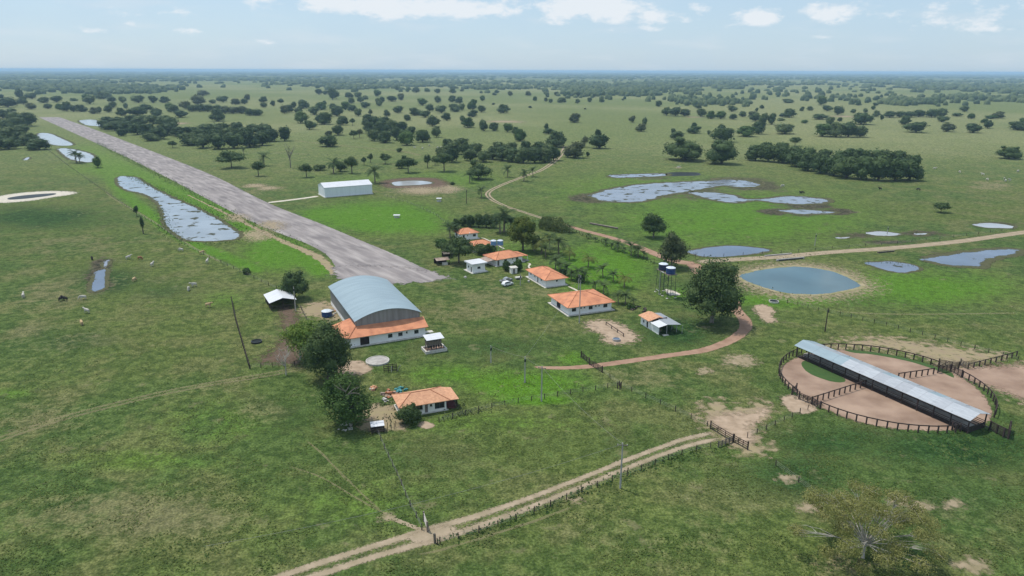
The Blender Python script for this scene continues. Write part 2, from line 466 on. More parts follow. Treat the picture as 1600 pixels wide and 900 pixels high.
def ribbon(name, m, pts, width, z, step=1.2, ruts=False, jit=.25, seed=0, kind='structure'):
    """road along world points; width a number or a list; across it runs the 'edge' attribute"""
    c = spline(pts, step); n = len(c)
    if name in ('dirt_track', 'farm_drive', 'country_road'): EXCL.append(('line', [(p.x, p.y) for p in c], 3.0))
    if not hasattr(width, '__len__'): width = [width] * len(pts)
    prof = [(-.5, 0), (-.38, .6), (-.25, 1.1), (-.13, .4), (0, .12), (.13, .4), (.25, 1.1), (.38, .6), (.5, 0)] if ruts else \
           [(-.5, 0), (-.33, .8), (0, 1.1), (.33, .8), (.5, 0)]
    V, E, fs = [], [], []
    # arc positions of the given widths
    acc = [0]
    for i in range(1, n): acc.append(acc[-1] + (c[i] - c[i - 1]).length)
    key = [0]; P = [Vector(p) for p in pts]
    for i in range(1, len(P)): key.append(key[-1] + (P[i] - P[i - 1]).length)
    for i, p in enumerate(c):
        d = c[min(i + 1, n - 1)] - c[max(i - 1, 0)]; nr = Vector((-d.y, d.x, 0)).normalized()
        w = float(np.interp(acc[i] / acc[-1] * key[-1], key, width))
        for t, e in prof:
            j = jit * mnoise.noise(Vector((p.x * .3, p.y * .3, seed + (t > 0) * 7))) * (1 if abs(t) > .4 else .3)
            q = p + nr * (t * w + j); V.append((q.x, q.y, z)); E.append(e * min(1, i / 3, (n - 1 - i) / 3))
    k = len(prof)
    for i in range(n - 1):
        for j in range(k - 1): fs.append((i * k + j, i * k + j + 1, (i + 1) * k + j + 1, (i + 1) * k + j))
    me = bpy.data.meshes.new(name); me.from_pydata(V, [], fs); me.update(); me.materials.append(MT[m])
    if len(me.polygons) and me.polygons[0].normal.z < 0: me.flip_normals()
    a = me.attributes.new('edge', 'FLOAT', 'POINT'); a.data.foreach_set('value', E)
    return tag(ob(name, me), kind=kind)


# ------------------------------------------------------------------ the ground
def build_ground():
    def grow(a, b, step, g):
        out = [a]; s = step
        while out[-1] < b: s *= g; out.append(out[-1] + s)
        return out
    xp = list(np.arange(0, 210, 1.5)); xp = xp + grow(xp[-1], 60000, 1.5, 1.06)[1:]
    xs = np.array([-v for v in xp[::-1]] + xp[1:])
    yp = list(np.arange(66, 300, 1.2)); yp = list(np.arange(-160, 66, 8)) + yp + grow(yp[-1], 80000, 1.2, 1.03)[1:]
    ys = np.array(yp)
    X, Y = np.meshgrid(xs, ys); nx, ny = len(xs), len(ys)
    # each vertex seen as a photo pixel, only to look up where patches of grass, straw, soil and painted cloud shadow lie
    D = np.stack([X, Y, np.full_like(X, -CAMH)], -1) @ RN
    ok = D[..., 2] < -1
    dz = np.where(ok, D[..., 2], -1)
    U = np.where(ok, 800 - D[..., 0] / dz * F, -9e3); Vv = np.where(ok, 450 + D[..., 1] / dz * F, 9e3)
    def blobs(lst):
        w = np.zeros_like(X)
        for x, y, rx, ry, a in lst:
            w = np.maximum(w, a * np.exp(-((U - x) / rx) ** 2 - ((Vv - y) / ry) ** 2))
        return w
    def line(pts, hw, a):
        w = np.zeros_like(X)
        for (x0, y0), (x1, y1) in zip(pts[:-1], pts[1:]):
            dx, dy = x1 - x0, y1 - y0; t = np.clip(((U - x0) * dx + (Vv - y0) * dy) / (dx * dx + dy * dy), 0, 1)
            d = np.hypot(U - x0 - t * dx, (Vv - y0 - t * dy) * 1.6); w = np.maximum(w, a * np.exp(-(d / hw) ** 2))
        return w
    dry = blobs([(90, 460, 120, 45, .50), (40, 540, 60, 60, .5), (200, 800, 190, 45, .75), (330, 810, 90, 30, .6), (120, 385, 150, 25, .42), (770, 470, 100, 34, .62), (700, 500, 80, 30, .42),
                 (1010, 590, 90, 30, .45), (1150, 570, 60, 20, .42), (60, 650, 150, 35, .52), (300, 605, 120, 20, .4), (1100, 850, 240, 60, .42), (1440, 540, 150, 20, .5), (850, 230, 300, 25, .45), (760, 210, 120, 15, .5),
                 (1000, 230, 200, 12, .5), (1400, 235, 220, 30, .42), (460, 225, 80, 20, .45), (100, 530, 80, 30, .5), (1480, 800, 100, 60, .4), (420, 640, 60, 30, .45), (250, 440, 70, 16, .42), (1500, 320, 130, 40, .3),
                 (400, 300, 25, 8, .55), (640, 300, 60, 8, .7), (420, 365, 25, 8, .7), (370, 340, 16, 7, .7), (650, 200, 500, 60, .38), (200, 560, 30, 8, .4)])
    dry = np.maximum(dry, np.where(Vv < 205, .42, 0))
    lush = np.maximum.reduce([blobs([(590, 340, 110, 28, .95), (660, 350, 50, 22, .7), (520, 335, 60, 14, .9), (430, 395, 60, 32, .85), (820, 600, 120, 30, .8), (700, 585, 80, 22, .62), (900, 560, 50, 20, .55), (840, 625, 70, 9, .95),
                              (1150, 340, 260, 60, .62), (1000, 300, 200, 40, .55), (1440, 450, 180, 35, .68), (150, 265, 90, 14, .5), (940, 420, 90, 45, .85), (800, 400, 60, 30, .5), (1220, 470, 120, 14, .7), (560, 790, 200, 60, .36), (350, 660, 150, 50, .36),
                              (760, 660, 200, 25, .4), (240, 720, 200, 25, .36), (20, 615, 40, 12, .5), (1060, 460, 50, 15, .5), (350, 470, 50, 20, .4), (560, 280, 120, 14, .42), (700, 280, 120, 20, .52)]),
                              line([(130, 235), (230, 280), (330, 325), (420, 375), (500, 420)], 22, .9), line([(150, 250), (190, 300), (260, 355), (310, 385), (400, 420)], 16, .75),
                              line([(170, 225), (290, 275), (390, 320)], 12, .7)])
    dark = blobs([(1500, 700, 180, 40, .8), (1300, 690, 120, 30, .7), (1250, 740, 120, 40, .6), (1500, 780, 140, 40, .5), (620, 720, 140, 30, .35), (60, 340, 110, 20, .75), (170, 440, 70, 30, .65), (100, 530, 80, 22, .6), (250, 450, 60, 20, .5),  # the patch below the left dugout is a cloud shadow painted dark
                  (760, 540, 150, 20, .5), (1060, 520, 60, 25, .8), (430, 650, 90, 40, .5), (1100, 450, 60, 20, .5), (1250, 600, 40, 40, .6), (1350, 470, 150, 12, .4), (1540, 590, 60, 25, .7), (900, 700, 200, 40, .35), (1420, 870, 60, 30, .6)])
    soil = np.maximum.reduce([blobs([(1160, 565, 26, 9, .5), (1160, 655, 55, 22, .5), (1265, 792, 16, 8, .65), (1490, 787, 15, 8, .65), (1410, 785, 22, 7, .6), (1450, 790, 30, 8, .5), (1520, 885, 30, 14, .6), (1225, 748, 16, 5, .6), (1340, 830, 110, 70, .50), (1320, 885, 90, 30, .62),
                              (460, 560, 24, 20, .5), (625, 640, 34, 24, .6), (590, 650, 24, 20, .6), (1100, 510, 24, 8, .6), (700, 415, 30, 6, .45), (790, 425, 20, 8, .4), (490, 485, 28, 12, .65), (1555, 290, 60, 12, .7), (290, 515, 40, 8, .5), (410, 525, 25, 6, .45),
                              (870, 300, 4, 3, .1), (640, 292, 55, 14, .55), (1290, 560, 80, 10, .4), (430, 350, 22, 10, .5), (1350, 555, 120, 12, .5), (1190, 640, 20, 16, .5), (1420, 395, 60, 8, .4), (560, 580, 40, 12, .4), (720, 520, 16, 5, .4), (500, 475, 30, 12, .55)]),
                              line([(440, 480), (450, 500), (447, 530), (430, 560)], 9, .7)])
    mud = blobs([(160, 415, 22, 16, .8), (152, 440, 24, 26, .75), (1060, 298, 150, 22, .55), (1270, 312, 40, 5, .9), (1260, 331, 65, 9, .7), (1330, 368, 60, 8, .6), (1440, 366, 60, 9, .6), (1560, 352, 60, 9, .6), (1400, 416, 50, 12, .5), (1500, 404, 90, 14, .5),
                 (925, 310, 40, 9, 1.0), (1180, 293, 50, 5, 1.0), (1260, 322, 60, 6, .8), (1150, 280, 60, 4, .9), (1310, 331, 30, 6, 1.0), (1210, 331, 30, 6, 1.0), (1390, 378, 60, 5, .7), (1190, 287, 28, 6, .9), (1100, 285, 30, 5, .8), (1290, 350, 12, 5, .5), (690, 290, 30, 10, .3), (1020, 278, 40, 4, .7), (1220, 300, 40, 5, .4)])
    Z = np.zeros_like(X)
    # low spoil banks of the dug pond and gentle hummocks
    for (x, y, r0, h) in ((655, 290, 16, 1.2),):
        p = G(x, y); Z += h * np.exp(-((X - p.x) ** 2 + (Y - p.y) ** 2) / r0 ** 2) * 0
    Vt = np.stack([X.ravel(), Y.ravel(), Z.ravel()], 1)
    i = np.arange((ny - 1) * (nx - 1)); r, c = i // (nx - 1), i % (nx - 1); b = r * nx + c
    Q = np.stack([b, b + 1, b + 1 + nx, b + nx], 1)
    me = np_mesh('ground', Vt, Q, None)
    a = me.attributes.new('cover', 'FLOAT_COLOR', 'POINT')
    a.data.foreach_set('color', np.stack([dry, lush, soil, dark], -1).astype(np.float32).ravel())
    a = me.attributes.new('mud', 'FLOAT', 'POINT'); a.data.foreach_set('value', mud.astype(np.float32).ravel())
    m = bpy.data.materials.new('pasture'); m.use_nodes = True; MT['pasture'] = m
    n, l = m.node_tree.nodes, m.node_tree.links; B = n['Principled BSDF']
    B.inputs['Roughness'].default_value = .95; B.inputs['Specular IOR Level'].default_value = .08
    tc = n.new('ShaderNodeTexCoord')
    def NZ(s, d=5, ro=.55, off=0):
        t = n.new('ShaderNodeTexNoise'); t.inputs['Scale'].default_value = s; t.inputs['Detail'].default_value = d; t.inputs['Roughness'].default_value = ro
        mp = n.new('ShaderNodeMapping'); mp.inputs['Location'].default_value = (off, off * 2, off * .3)
        l.new(tc.outputs['Object'], mp.inputs[0]); l.new(mp.outputs[0], t.inputs['Vector']); return t.outputs[0]
    def MA(op, a, b, c=None):
        t = n.new('ShaderNodeMath'); t.operation = op
        for k, v in enumerate((a, b, c)):
            if v is None: continue
            if isinstance(v, (int, float)): t.inputs[k].default_value = v
            else: l.new(v, t.inputs[k])
        return t.outputs[0]
    def SM(v, a, b):
        t = n.new('ShaderNodeMapRange'); t.interpolation_type = 'SMOOTHSTEP'; l.new(v, t.inputs[0])
        t.inputs[1].default_value, t.inputs[2].default_value = a, b; return t.outputs[0]
    def MIX(f, a, b, mode='MIX'):
        t = n.new('ShaderNodeMix'); t.data_type = 'RGBA'; t.blend_type = mode
        for k, v in ((0, f), (6, a), (7, b)):
            if isinstance(v, (int, float)): t.inputs[k].default_value = v
            elif isinstance(v, tuple): t.inputs[k].default_value = (*v, 1)
            else: l.new(v, t.inputs[k])
        return t.outputs[2]
    at = n.new('ShaderNodeAttribute'); at.attribute_name = 'cover'
    se = n.new('ShaderNodeSeparateColor'); l.new(at.outputs['Color'], se.inputs[0])
    am = n.new('ShaderNodeAttribute'); am.attribute_name = 'mud'
    big, mid, fine, tuft = NZ(.012, 3), NZ(.07, 5, .62, 40), NZ(.5, 4, .65, 9), NZ(2.2, 3, .7, 77)
    vast = NZ(.0016, 4, .6, 300)
    col = MIX(SM(big, .40, .60), (.090, .132, .040), (.122, .150, .046))
    col = MIX(MA('MULTIPLY', SM(mid, .44, .62), .8), col, (.165, .165, .068))
    mf = MA('MULTIPLY_ADD', fine, .5, MA('MULTIPLY', mid, .5))
    def layer(w, col, c1, c2, amp, lo, hi, k=1.0):
        f = SM(MA('MULTIPLY_ADD', MA('SUBTRACT', mf, .5), amp, w), lo, hi)
        return MIX(MA('MULTIPLY', f, k) if k != 1 else f, col, MIX(SM(fine, .38, .62), c1, c2))
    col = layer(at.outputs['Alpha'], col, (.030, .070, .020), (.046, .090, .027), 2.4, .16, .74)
    col = layer(se.outputs[1], col, (.135, .255, .022), (.090, .185, .024), 1.5, .16, .72)
    col = layer(se.outputs[0], col, (.235, .200, .115), (.165, .160, .078), 3.0, .22, .85)
    col = layer(se.outputs[2], col, (.330, .260, .180), (.235, .185, .120), 2.6, .38, .85, .85)
    col = layer(am.outputs['Fac'], col, (.065, .055, .042), (.10, .082, .06), 2.0, .36, .6)
    cxyz = n.new('ShaderNodeSeparateXYZ'); l.new(tc.outputs['Object'], cxyz.inputs[0])
    farw = SM(cxyz.outputs[1], 330, 850)                     # open dry grassland out on the plain
    col = MIX(MA('MULTIPLY', farw, .72), col, MIX(SM(vast, .42, .60), (.205, .225, .098), (.300, .285, .155)))
    wood = SM(cxyz.outputs[1], 3500, 9000)                    # woodland floor beyond it
    col = MIX(MA('MULTIPLY', wood, .55), col, (.09, .115, .06))
    fl = MIX(SM(tuft, .36, .66), (.58, .61, .56), (1.36, 1.32, 1.36))
    col = MIX(.9, col, fl, 'MULTIPLY')
    fl = MIX(SM(fine, .36, .66), (.58, .66, .58), (1.40, 1.32, 1.32))
    col = MIX(.9, col, fl, 'MULTIPLY')
    spots = SM(NZ(.16, 4, .65, 500), .60, .72)                # scattered straw and bare flecks
    col = MIX(MA('MULTIPLY', spots, .5), col, (.28, .23, .14))
    col = MIX(1.0, col, (.77, .84, .75), 'MULTIPLY')
    l.new(col, B.inputs['Base Color'])
    bp = n.new('ShaderNodeBump'); bp.inputs['Strength'].default_value = .9; bp.inputs['Distance'].default_value = .35
    l.new(tuft, bp.inputs['Height']); l.new(bp.outputs[0], B.inputs['Normal'])
    me.materials.append(m)
    tag(ob('ground', me), kind='structure')


build_ground()

# runway
LE = [(60, 183), (100, 201), (140, 219), (200, 247), (260, 277), (320, 309), (380, 340), (430, 362), (480, 381), (510, 398), (523, 415), (535, 433)]
RE = [(93, 183), (150, 203), (200, 222), (250, 241), (330, 273), (400, 308), (440, 326), (500, 349), (560, 374), (620, 399), (660, 418), (695, 432)]


def runway():
    a, b = spline(px(LE), 6), spline(px(RE), 6)
    def rs(c, n):
        L = [0]
        for i in range(1, len(c)): L.append(L[-1] + (c[i] - c[i - 1]).length)
        t = np.linspace(0, L[-1], n); return np.stack([np.interp(t, L, [p[k] for p in c]) for k in (0, 1)], 1)
    n = 260; A, Bp = rs(a, n), rs(b, n)
    V, E, fs = [], [], []; cr = [0, .03, .1, .35, .65, .9, .97, 1]
    for i in range(n):
        for t in cr:
            e = min(1.3, min(t, 1 - t) * 11 + .3) * min(1, (n - 1 - i) * .5, i * .5) + .15
            p = A[i] * (1 - t) + Bp[i] * t; V.append((p[0], p[1], .02)); E.append(e)
    k = len(cr)
    for i in range(n - 1):
        for j in range(k - 1): fs.append((i * k + j, (i + 1) * k + j, (i + 1) * k + j + 1, i * k + j + 1))
    # rounded apron end behind the hangar
    me = bpy.data.meshes.new('runway'); me.from_pydata(V, [], fs); me.update(); me.materials.append(MT['runway_asphalt'])
    if me.polygons[0].normal.z < 0: me.flip_normals()
    at = me.attributes.new('edge', 'FLOAT', 'POINT'); at.data.foreach_set('value', E)
    tag(ob('runway', me), kind='structure')


runway()
patch('runway_apron', 'runway_asphalt', px([(524, 420), (560, 416), (640, 420), (694, 432), (690, 436), (612, 443), (545, 440)]), .024, 2, 0, 3)
ribbon('taxiway', 'soil_pale', px([(415, 317), (450, 313), (480, 309), (500, 306)]), 4.5, .028)

# ponds and pools
POND = [('lagoon', 'water_pale', [(185, 276), (213, 277), (232, 288), (262, 304), (300, 321), (335, 338), (365, 356), (377, 366), (368, 374), (330, 377), (292, 376), (272, 365), (256, 350), (252, 334), (246, 318), (222, 303), (195, 297), (183, 287)], 1.2),
        ('pool', 'water_milk', [(90, 233), (110, 232), (143, 240), (150, 249), (140, 254), (112, 250), (98, 243)], 1.0),
        ('pool', 'water_milk', [(58, 209), (76, 208), (95, 215), (116, 226), (85, 227), (60, 219)], 1.0),
        ('dugout', 'water_dark', [(14, 309), (40, 305), (84, 302), (82, 305), (45, 310), (16, 312)], .2),
        ('pool', 'water_milk', [(36, 250), (41, 246), (48, 246), (44, 250)], .3),
        ('pool', 'water_milk', [(124, 188), (148, 187), (158, 192), (158, 197), (136, 196), (126, 192)], 1.5),
        ('puddle', 'water_marsh', [(163, 406), (172, 406), (170, 415), (161, 418)], .3),
        ('puddle', 'water_blue', [(149, 425), (163, 420), (169, 421), (167, 435), (166, 450), (146, 457), (139, 451), (143, 436)], .4),
        ('water_hole', 'water_milk', [(612, 285), (640, 282), (668, 283), (676, 287), (640, 290), (616, 290)], .6),
        ('marsh', 'water_marsh', [(920, 306), (940, 298), (980, 290), (1010, 287), (1060, 284), (1110, 282), (1140, 280), (1170, 283), (1191, 290), (1165, 293), (1130, 291), (1105, 295), (1080, 299), (1042, 305), (1020, 312), (985, 317), (940, 314)], 2.0),
        ('marsh', 'water_marsh', [(951, 274), (980, 272), (1040, 271), (1042, 275), (1000, 277), (960, 278)], 1.0),
        ('dugout', 'water_dark', [(1042, 270), (1070, 269), (1091, 270), (1092, 274), (1066, 275), (1043, 275)], .2),
        ('marsh', 'water_marsh', [(1076, 301), (1110, 300), (1150, 305), (1168, 311), (1210, 308), (1240, 306), (1290, 311), (1296, 316), (1260, 320), (1220, 318), (1180, 314), (1150, 317), (1120, 314), (1090, 307)], 1.8),
        ('marsh', 'water_marsh', [(1215, 329), (1250, 327), (1305, 331), (1298, 334), (1250, 335)], 1.2),
        ('pond', 'water_blue', [(1074, 393), (1100, 387), (1130, 384), (1170, 385), (1200, 389), (1206, 392), (1180, 397), (1130, 402), (1095, 401)], .6),
        ('reservoir', 'water_pond', [(1156, 431), (1175, 423), (1210, 418), (1250, 416), (1290, 421), (1320, 430), (1345, 443), (1342, 450), (1300, 459), (1250, 461), (1210, 455), (1180, 446), (1160, 438)], .4),
        ('pool', 'water_blue', [(1352, 411), (1385, 408), (1420, 412), (1441, 420), (1410, 427), (1375, 420)], .8),
        ('marsh', 'water_blue', [(1436, 405), (1470, 398), (1520, 392), (1560, 388), (1597, 391), (1590, 398), (1550, 406), (1535, 417), (1490, 416), (1455, 410)], 1.4),
        ('pool', 'water_milk', [(1353, 364), (1375, 361), (1412, 366), (1390, 369), (1365, 368)], .6),
        ('pool', 'water_milk', [(1519, 351), (1545, 348), (1585, 353), (1580, 357), (1540, 356)], .6),
        ('puddle', 'water_milk', [(1305, 371), (1330, 370), (1325, 373), (1310, 373)], .3),
        ('puddle', 'water_milk', [(1428, 365), (1450, 364), (1448, 367), (1434, 367)], .3)]
for k, (nm, mt, pts, j) in enumerate(POND):
    o = flat_poly(nm, mt, px(pts), .03, 1.5, j, k)
    if mt != 'water_dark':
        sh = [v.co.copy() for v in o.data.vertices]; sh = sh[::2] + sh[:1]; wd = {'lagoon': 2.6, 'marsh': 4.5, 'reservoir': 2.2}.get(nm, 2.0) * (1.6 if k in (1, 2, 5) else 1)
        ribbon('shore', 'soil_tan' if nm == 'reservoir' else 'soil_shore', sh, wd, .036, 1.5, False, .8, k)
patch('sand_rim', 'soil_pale', px([(-2, 308), (30, 302), (75, 299), (110, 300), (113, 303), (80, 308), (40, 314), (-2, 316)]), .012, 2, .3, 4)
patch('sand_rim', 'soil_brown', px([(600, 283), (640, 278), (680, 279), (700, 288), (690, 293), (640, 294), (605, 292)]), .012, 2, .4, 5)
patch('earth_bank', 'soil_fleck', px([(1150, 431), (1175, 420), (1210, 414), (1250, 412), (1295, 418), (1330, 428), (1356, 444), (1350, 453), (1300, 464), (1250, 466), (1205, 459), (1175, 449), (1152, 439)]), .012, 2, .4, 6)

# roads and tracks
ribbon('dirt_track', 'soil_track', px([(300, 966), (400, 925), (465, 900), (520, 882), (600, 857), (665, 838), (740, 816), (820, 788), (900, 757), (1000, 717), (1070, 692), (1125, 679)]), [4.8] * 5 + [5.6, 5.2, 4.4, 4.2, 4.2, 4.4, 5], .02, 1.2, True, .3, 1)
patch('dirt_crossing', 'soil_track', px([(640, 838), (665, 829), (700, 822), (712, 828), (690, 840), (650, 848)]), .026, 1, .3, 11)
ribbon('farm_drive', 'soil_pink', px([(826, 573), (870, 575), (915, 573), (970, 566), (1040, 556), (1100, 547), (1143, 531), (1164, 514), (1163, 499), (1150, 484), (1146, 470), (1130, 455), (1108, 440), (1092, 425), (1082, 410)]), [1.5, 2.4, 3, 3.2, 3.2, 3.6, 4, 4.4, 4.6, 4.6, 4.4, 4.4, 5, 6, 7], .022, 1.2, False, .3, 2)
ribbon('country_road', 'soil_track', px([(1760, 343), (1600, 363), (1500, 377), (1400, 387), (1300, 394), (1220, 401), (1140, 406), (1085, 410)]), [6.5] * 8, .026, 2, False, .3, 3)
ribbon('country_road', 'soil_pink', px([(1095, 411), (1060, 409), (1020, 395), (985, 381), (950, 370), (915, 361), (880, 351), (850, 342)]), [7, 7, 6, 5.5, 5, 4.5, 4, 3.5], .03, 2, False, .3, 4)
ribbon('pasture_track', 'soil_track', px([(860, 345), (820, 332), (790, 322), (768, 311), (763, 301), (782, 290), (818, 276), (845, 266), (866, 252), (879, 238), (884, 228)]), [3.4, 3, 3, 4, 4, 4, 4, 4.5, 5, 6, 6], .022, 2, True, .2, 5)
ribbon('field_track', 'soil_faint', px([(478, 574), (420, 585), (340, 598), (260, 613), (180, 632), (100, 653), (0, 686), (-120, 730)]), 3.2, .016, 1.2, True, .3, 6)
ribbon('cattle_path', 'soil_track', px([(668, 832), (648, 824), (625, 815), (606, 807)]), 1.2, .018, .8, False, .2, 7)
ribbon('cattle_path', 'soil_faint', px([(606, 807), (585, 790), (560, 766), (535, 742), (500, 706), (478, 688)]), .5, .018, .8, False, .2, 8)
ribbon('cattle_path', 'soil_faint', px([(600, 803), (540, 768), (500, 745), (450, 728)]), .45, .014, .8, False, .2, 9)
ribbon('cattle_path', 'soil_faint', px([(165, 300), (180, 312), (230, 340), (300, 385), (345, 410)]), 1.3, .016, 1, False, .3, 12)
ribbon('cattle_path', 'soil_faint', px([(650, 868), (700, 856), (760, 838), (830, 816), (900, 790)]), .8, .016, 1, False, .3, 13)
ribbon('pasture_track', 'soil_faint', px([(455, 219), (490, 223), (540, 228), (580, 232), (625, 236), (660, 243)]), 5, .018, 3, False, 1.2, 14)
ribbon('pasture_track', 'soil_faint', px([(1300, 486), (1360, 490), (1450, 491), (1600, 489)]), 1.2, .018, 2, False, .2, 15)

# bare sandy ground
patch('sand_yard', 'soil_sand', px([(918, 506), (935, 501), (955, 503), (975, 511), (992, 525), (990, 532), (965, 537), (945, 533), (945, 524), (925, 515)]), .02, .8, .4, 20)
patch('sand_yard', 'soil_sand', px([(522, 572), (540, 566), (560, 565), (575, 571), (578, 579), (560, 585), (535, 583), (522, 578)]), .02, .8, .4, 21)
patch('bare_ground', 'soil_trodden', px([(1102, 636), (1120, 628), (1140, 640), (1170, 636), (1190, 628), (1200, 640), (1190, 655), (1172, 662), (1180, 690), (1196, 698), (1165, 706), (1130, 680), (1105, 660)]), .016, .8, .5, 22)
patch('bare_ground', 'soil_sand', px([(1118, 652), (1140, 648), (1175, 646), (1196, 640), (1185, 656), (1170, 664), (1176, 686), (1160, 690), (1130, 672), (1115, 662)]), .024, .8, .5, 23)
patch('bare_ground', 'soil_sand', px([(1180, 480), (1195, 477), (1208, 484), (1205, 494), (1212, 500), (1200, 504), (1190, 496)]), .02, .8, .5, 24)
patch('bare_ground', 'soil_trodden', px([(1490, 580), (1530, 575), (1600, 572), (1680, 575), (1680, 640), (1600, 622), (1560, 604), (1520, 592)]), .016, 1, .5, 25)
patch('bare_ground', 'soil_corral', px([(1490, 578), (1530, 576), (1600, 574), (1700, 576), (1700, 650), (1600, 622), (1560, 606), (1520, 594)]), .021, 1, .5, 26)
patch('bare_ground', 'soil_trodden', px([(1290, 545), (1340, 532), (1390, 530), (1440, 538), (1500, 546), (1560, 556), (1520, 572), (1480, 568), (1430, 553), (1370, 543), (1320, 541)]), .016, 1, .8, 27)
patch('bare_ground', 'soil_sand', px([(1222, 622), (1245, 618), (1272, 628), (1275, 640), (1250, 645), (1232, 640)]), .02, .8, .5, 28)
patch('bare_ground', 'soil_brown', px([(412, 562), (432, 548), (448, 525), (446, 498), (438, 482), (456, 482), (460, 500), (458, 530), (470, 550), (470, 566), (440, 566)]), .016, .8, .3, 29)
patch('bare_ground', 'soil_trodden', px([(572, 640), (590, 632), (618, 634), (628, 650), (630, 668), (600, 672), (572, 670), (568, 655)]), .016, .8, .5, 30)
patch('bare_ground', 'soil_sand', px([(655, 662), (665, 659), (678, 664), (672, 669), (658, 668)]), .02, .5, .2, 31)
patch('bare_ground', 'soil_trodden', px([(476, 478), (500, 472), (514, 476), (530, 500), (500, 496), (475, 490)]), .02, .8, .4, 32)
for k, (x, y, rx, ry) in enumerate([(1265, 792, 16, 7), (1490, 787, 12, 6), (1405, 782, 16, 6), (1438, 792, 16, 5), (1232, 748, 14, 4), (1520, 884, 22, 9), (1158, 563, 20, 9), (1100, 580, 9, 5), (605, 808, 9, 5), (897, 782, 8, 3), (400, 368, 18, 6), (425, 352, 14, 6), (370, 340, 12, 6),
                                    (398, 290, 14, 3), (418, 294, 14, 2.5), (1478, 566, 16, 4), (1060, 262, 4, .8), (1320, 182, 16, 1), (790, 190, 22, 1.6), (1085, 183, 10, .8), (280, 193, 10, 1.6), (700, 296, 14, 5), (660, 298, 30, 4)]):
    c = [(x + rx * math.cos(t) * (1 + .25 * math.sin(3 * t + k)), y + ry * math.sin(t) * (1 + .25 * math.cos(2 * t + k))) for t in np.linspace(0, 2 * math.pi, 9)[:-1]]
    patch('bare_ground', 'soil_fleck', px(c), .018 + .0004 * k, 1, .4, 40 + k, soft=2.2)
ribbon('earth_shoulder', 'soil_trodden', px([(290, 303), (340, 327), (390, 352), (440, 376), (490, 398), (515, 418), (520, 432)]), [1, 2, 3, 4, 5, 4, 2], .017, 2, False, 1.5, 90)
ribbon('earth_shoulder', 'soil_trodden', px([(340, 283), (390, 308), (420, 320)]), [2, 4, 3], .017, 2, False, 1.5, 91)
# ------------------------------------------------------------------ buildings
def frame3(N, A, B):
    """ground corner pixels (near, left, right) -> origin, rotation, length u (towards B), depth v (towards A)"""
    n, a, b = (G(*p) if len(p) == 2 else G(*p[:2], p[2]) for p in (N, A, B))
    n.z = a.z = b.z = 0
    u = (b - n); L = u.length; u /= L; v = Vector((-u.y, u.x, 0))
    return n, math.atan2(u.y, u.x), L, (a - n).dot(v)


def wall_panel(mb, p0, p1, h, ops, depth=.14, z0=0.0):
    """wall from p0 to p1 (xy, outside on the right-hand side going p0->p1) with rectangular openings (x0,x1,z0,z1)"""
    p0, p1 = Vector((*p0, 0)), Vector((*p1, 0)); L = (p1 - p0).length; d = (p1 - p0) / L; inn = Vector((-d.y, d.x, 0))
    xs = sorted({0, L, *[v for o in ops for v in o[:2]]}); zs = sorted({z0, h, *[v for o in ops for v in o[2:4]]})
    def pt(x, z, k=0): q = p0 + d * x + inn * k; return (q.x, q.y, z)
    for i in range(len(xs) - 1):
        for j in range(len(zs) - 1):
            cx, cz = (xs[i] + xs[i + 1]) / 2, (zs[j] + zs[j + 1]) / 2
            if any(o[0] < cx < o[1] and o[2] < cz < o[3] for o in ops): continue
            mb.add([pt(xs[i], zs[j]), pt(xs[i + 1], zs[j]), pt(xs[i + 1], zs[j + 1]), pt(xs[i], zs[j + 1])], [(0, 1, 2, 3)])
    for x0, x1, a, b in [o[:4] for o in ops]:
        for q in (((x0, a), (x1, a)), ((x1, a), (x1, b)), ((x1, b), (x0, b)), ((x0, b), (x0, a))):
            (ax, az), (bx, bz) = q
            mb.add([pt(ax, az), pt(bx, bz), pt(bx, bz, depth), pt(ax, az, depth)], [(3, 2, 1, 0)])
    mb.add([pt(0, h), pt(L, h), pt(L, h, depth * 1.4), pt(0, h, depth * 1.4)], [(0, 1, 2, 3)])
    return p0, d, inn


def opening_parts(root, base, o, depth=.14):
    """window or door set back in its opening; o = (x0,x1,z0,z1,kind)"""
    p0, d, inn = base; x0, x1, a, b = o[:4]; kind = o[4] if len(o) > 4 else 'window'
    rz = math.atan2(d.y, d.x); loc = p0 + d * x0; w, h = x1 - x0, b - a
    if kind == 'void': return
    fr = MB(); t = .06
    fr.box(0, w, depth - .06, depth + .02, a, a + t).box(0, w, depth - .06, depth + .02, b - t, b).box(0, t, depth - .06, depth + .02, a + t, b - t).box(w - t, w, depth - .06, depth + .02, a + t, b - t)
    if kind == 'window' and w > .9: fr.box(w / 2 - t / 2, w / 2 + t / 2, depth - .05, depth + .02, a + t, b - t)
    f = fr.build('window' if kind != 'door' else 'door', 'frame_metal', root); f.location = loc; f.rotation_euler = (0, 0, rz)
    pn = MB().box(t, w - t, depth - .01, depth + .03, a + t, b - t).build('pane' if kind != 'door' else 'door_leaf', 'pane_dark' if kind != 'door' else 'timber_grey', f)
    if kind == 'window':
        MB().box(-.08, w + .08, -.06, depth - .07, a - .07, a - .004).build('sill', 'concrete_pale', f)


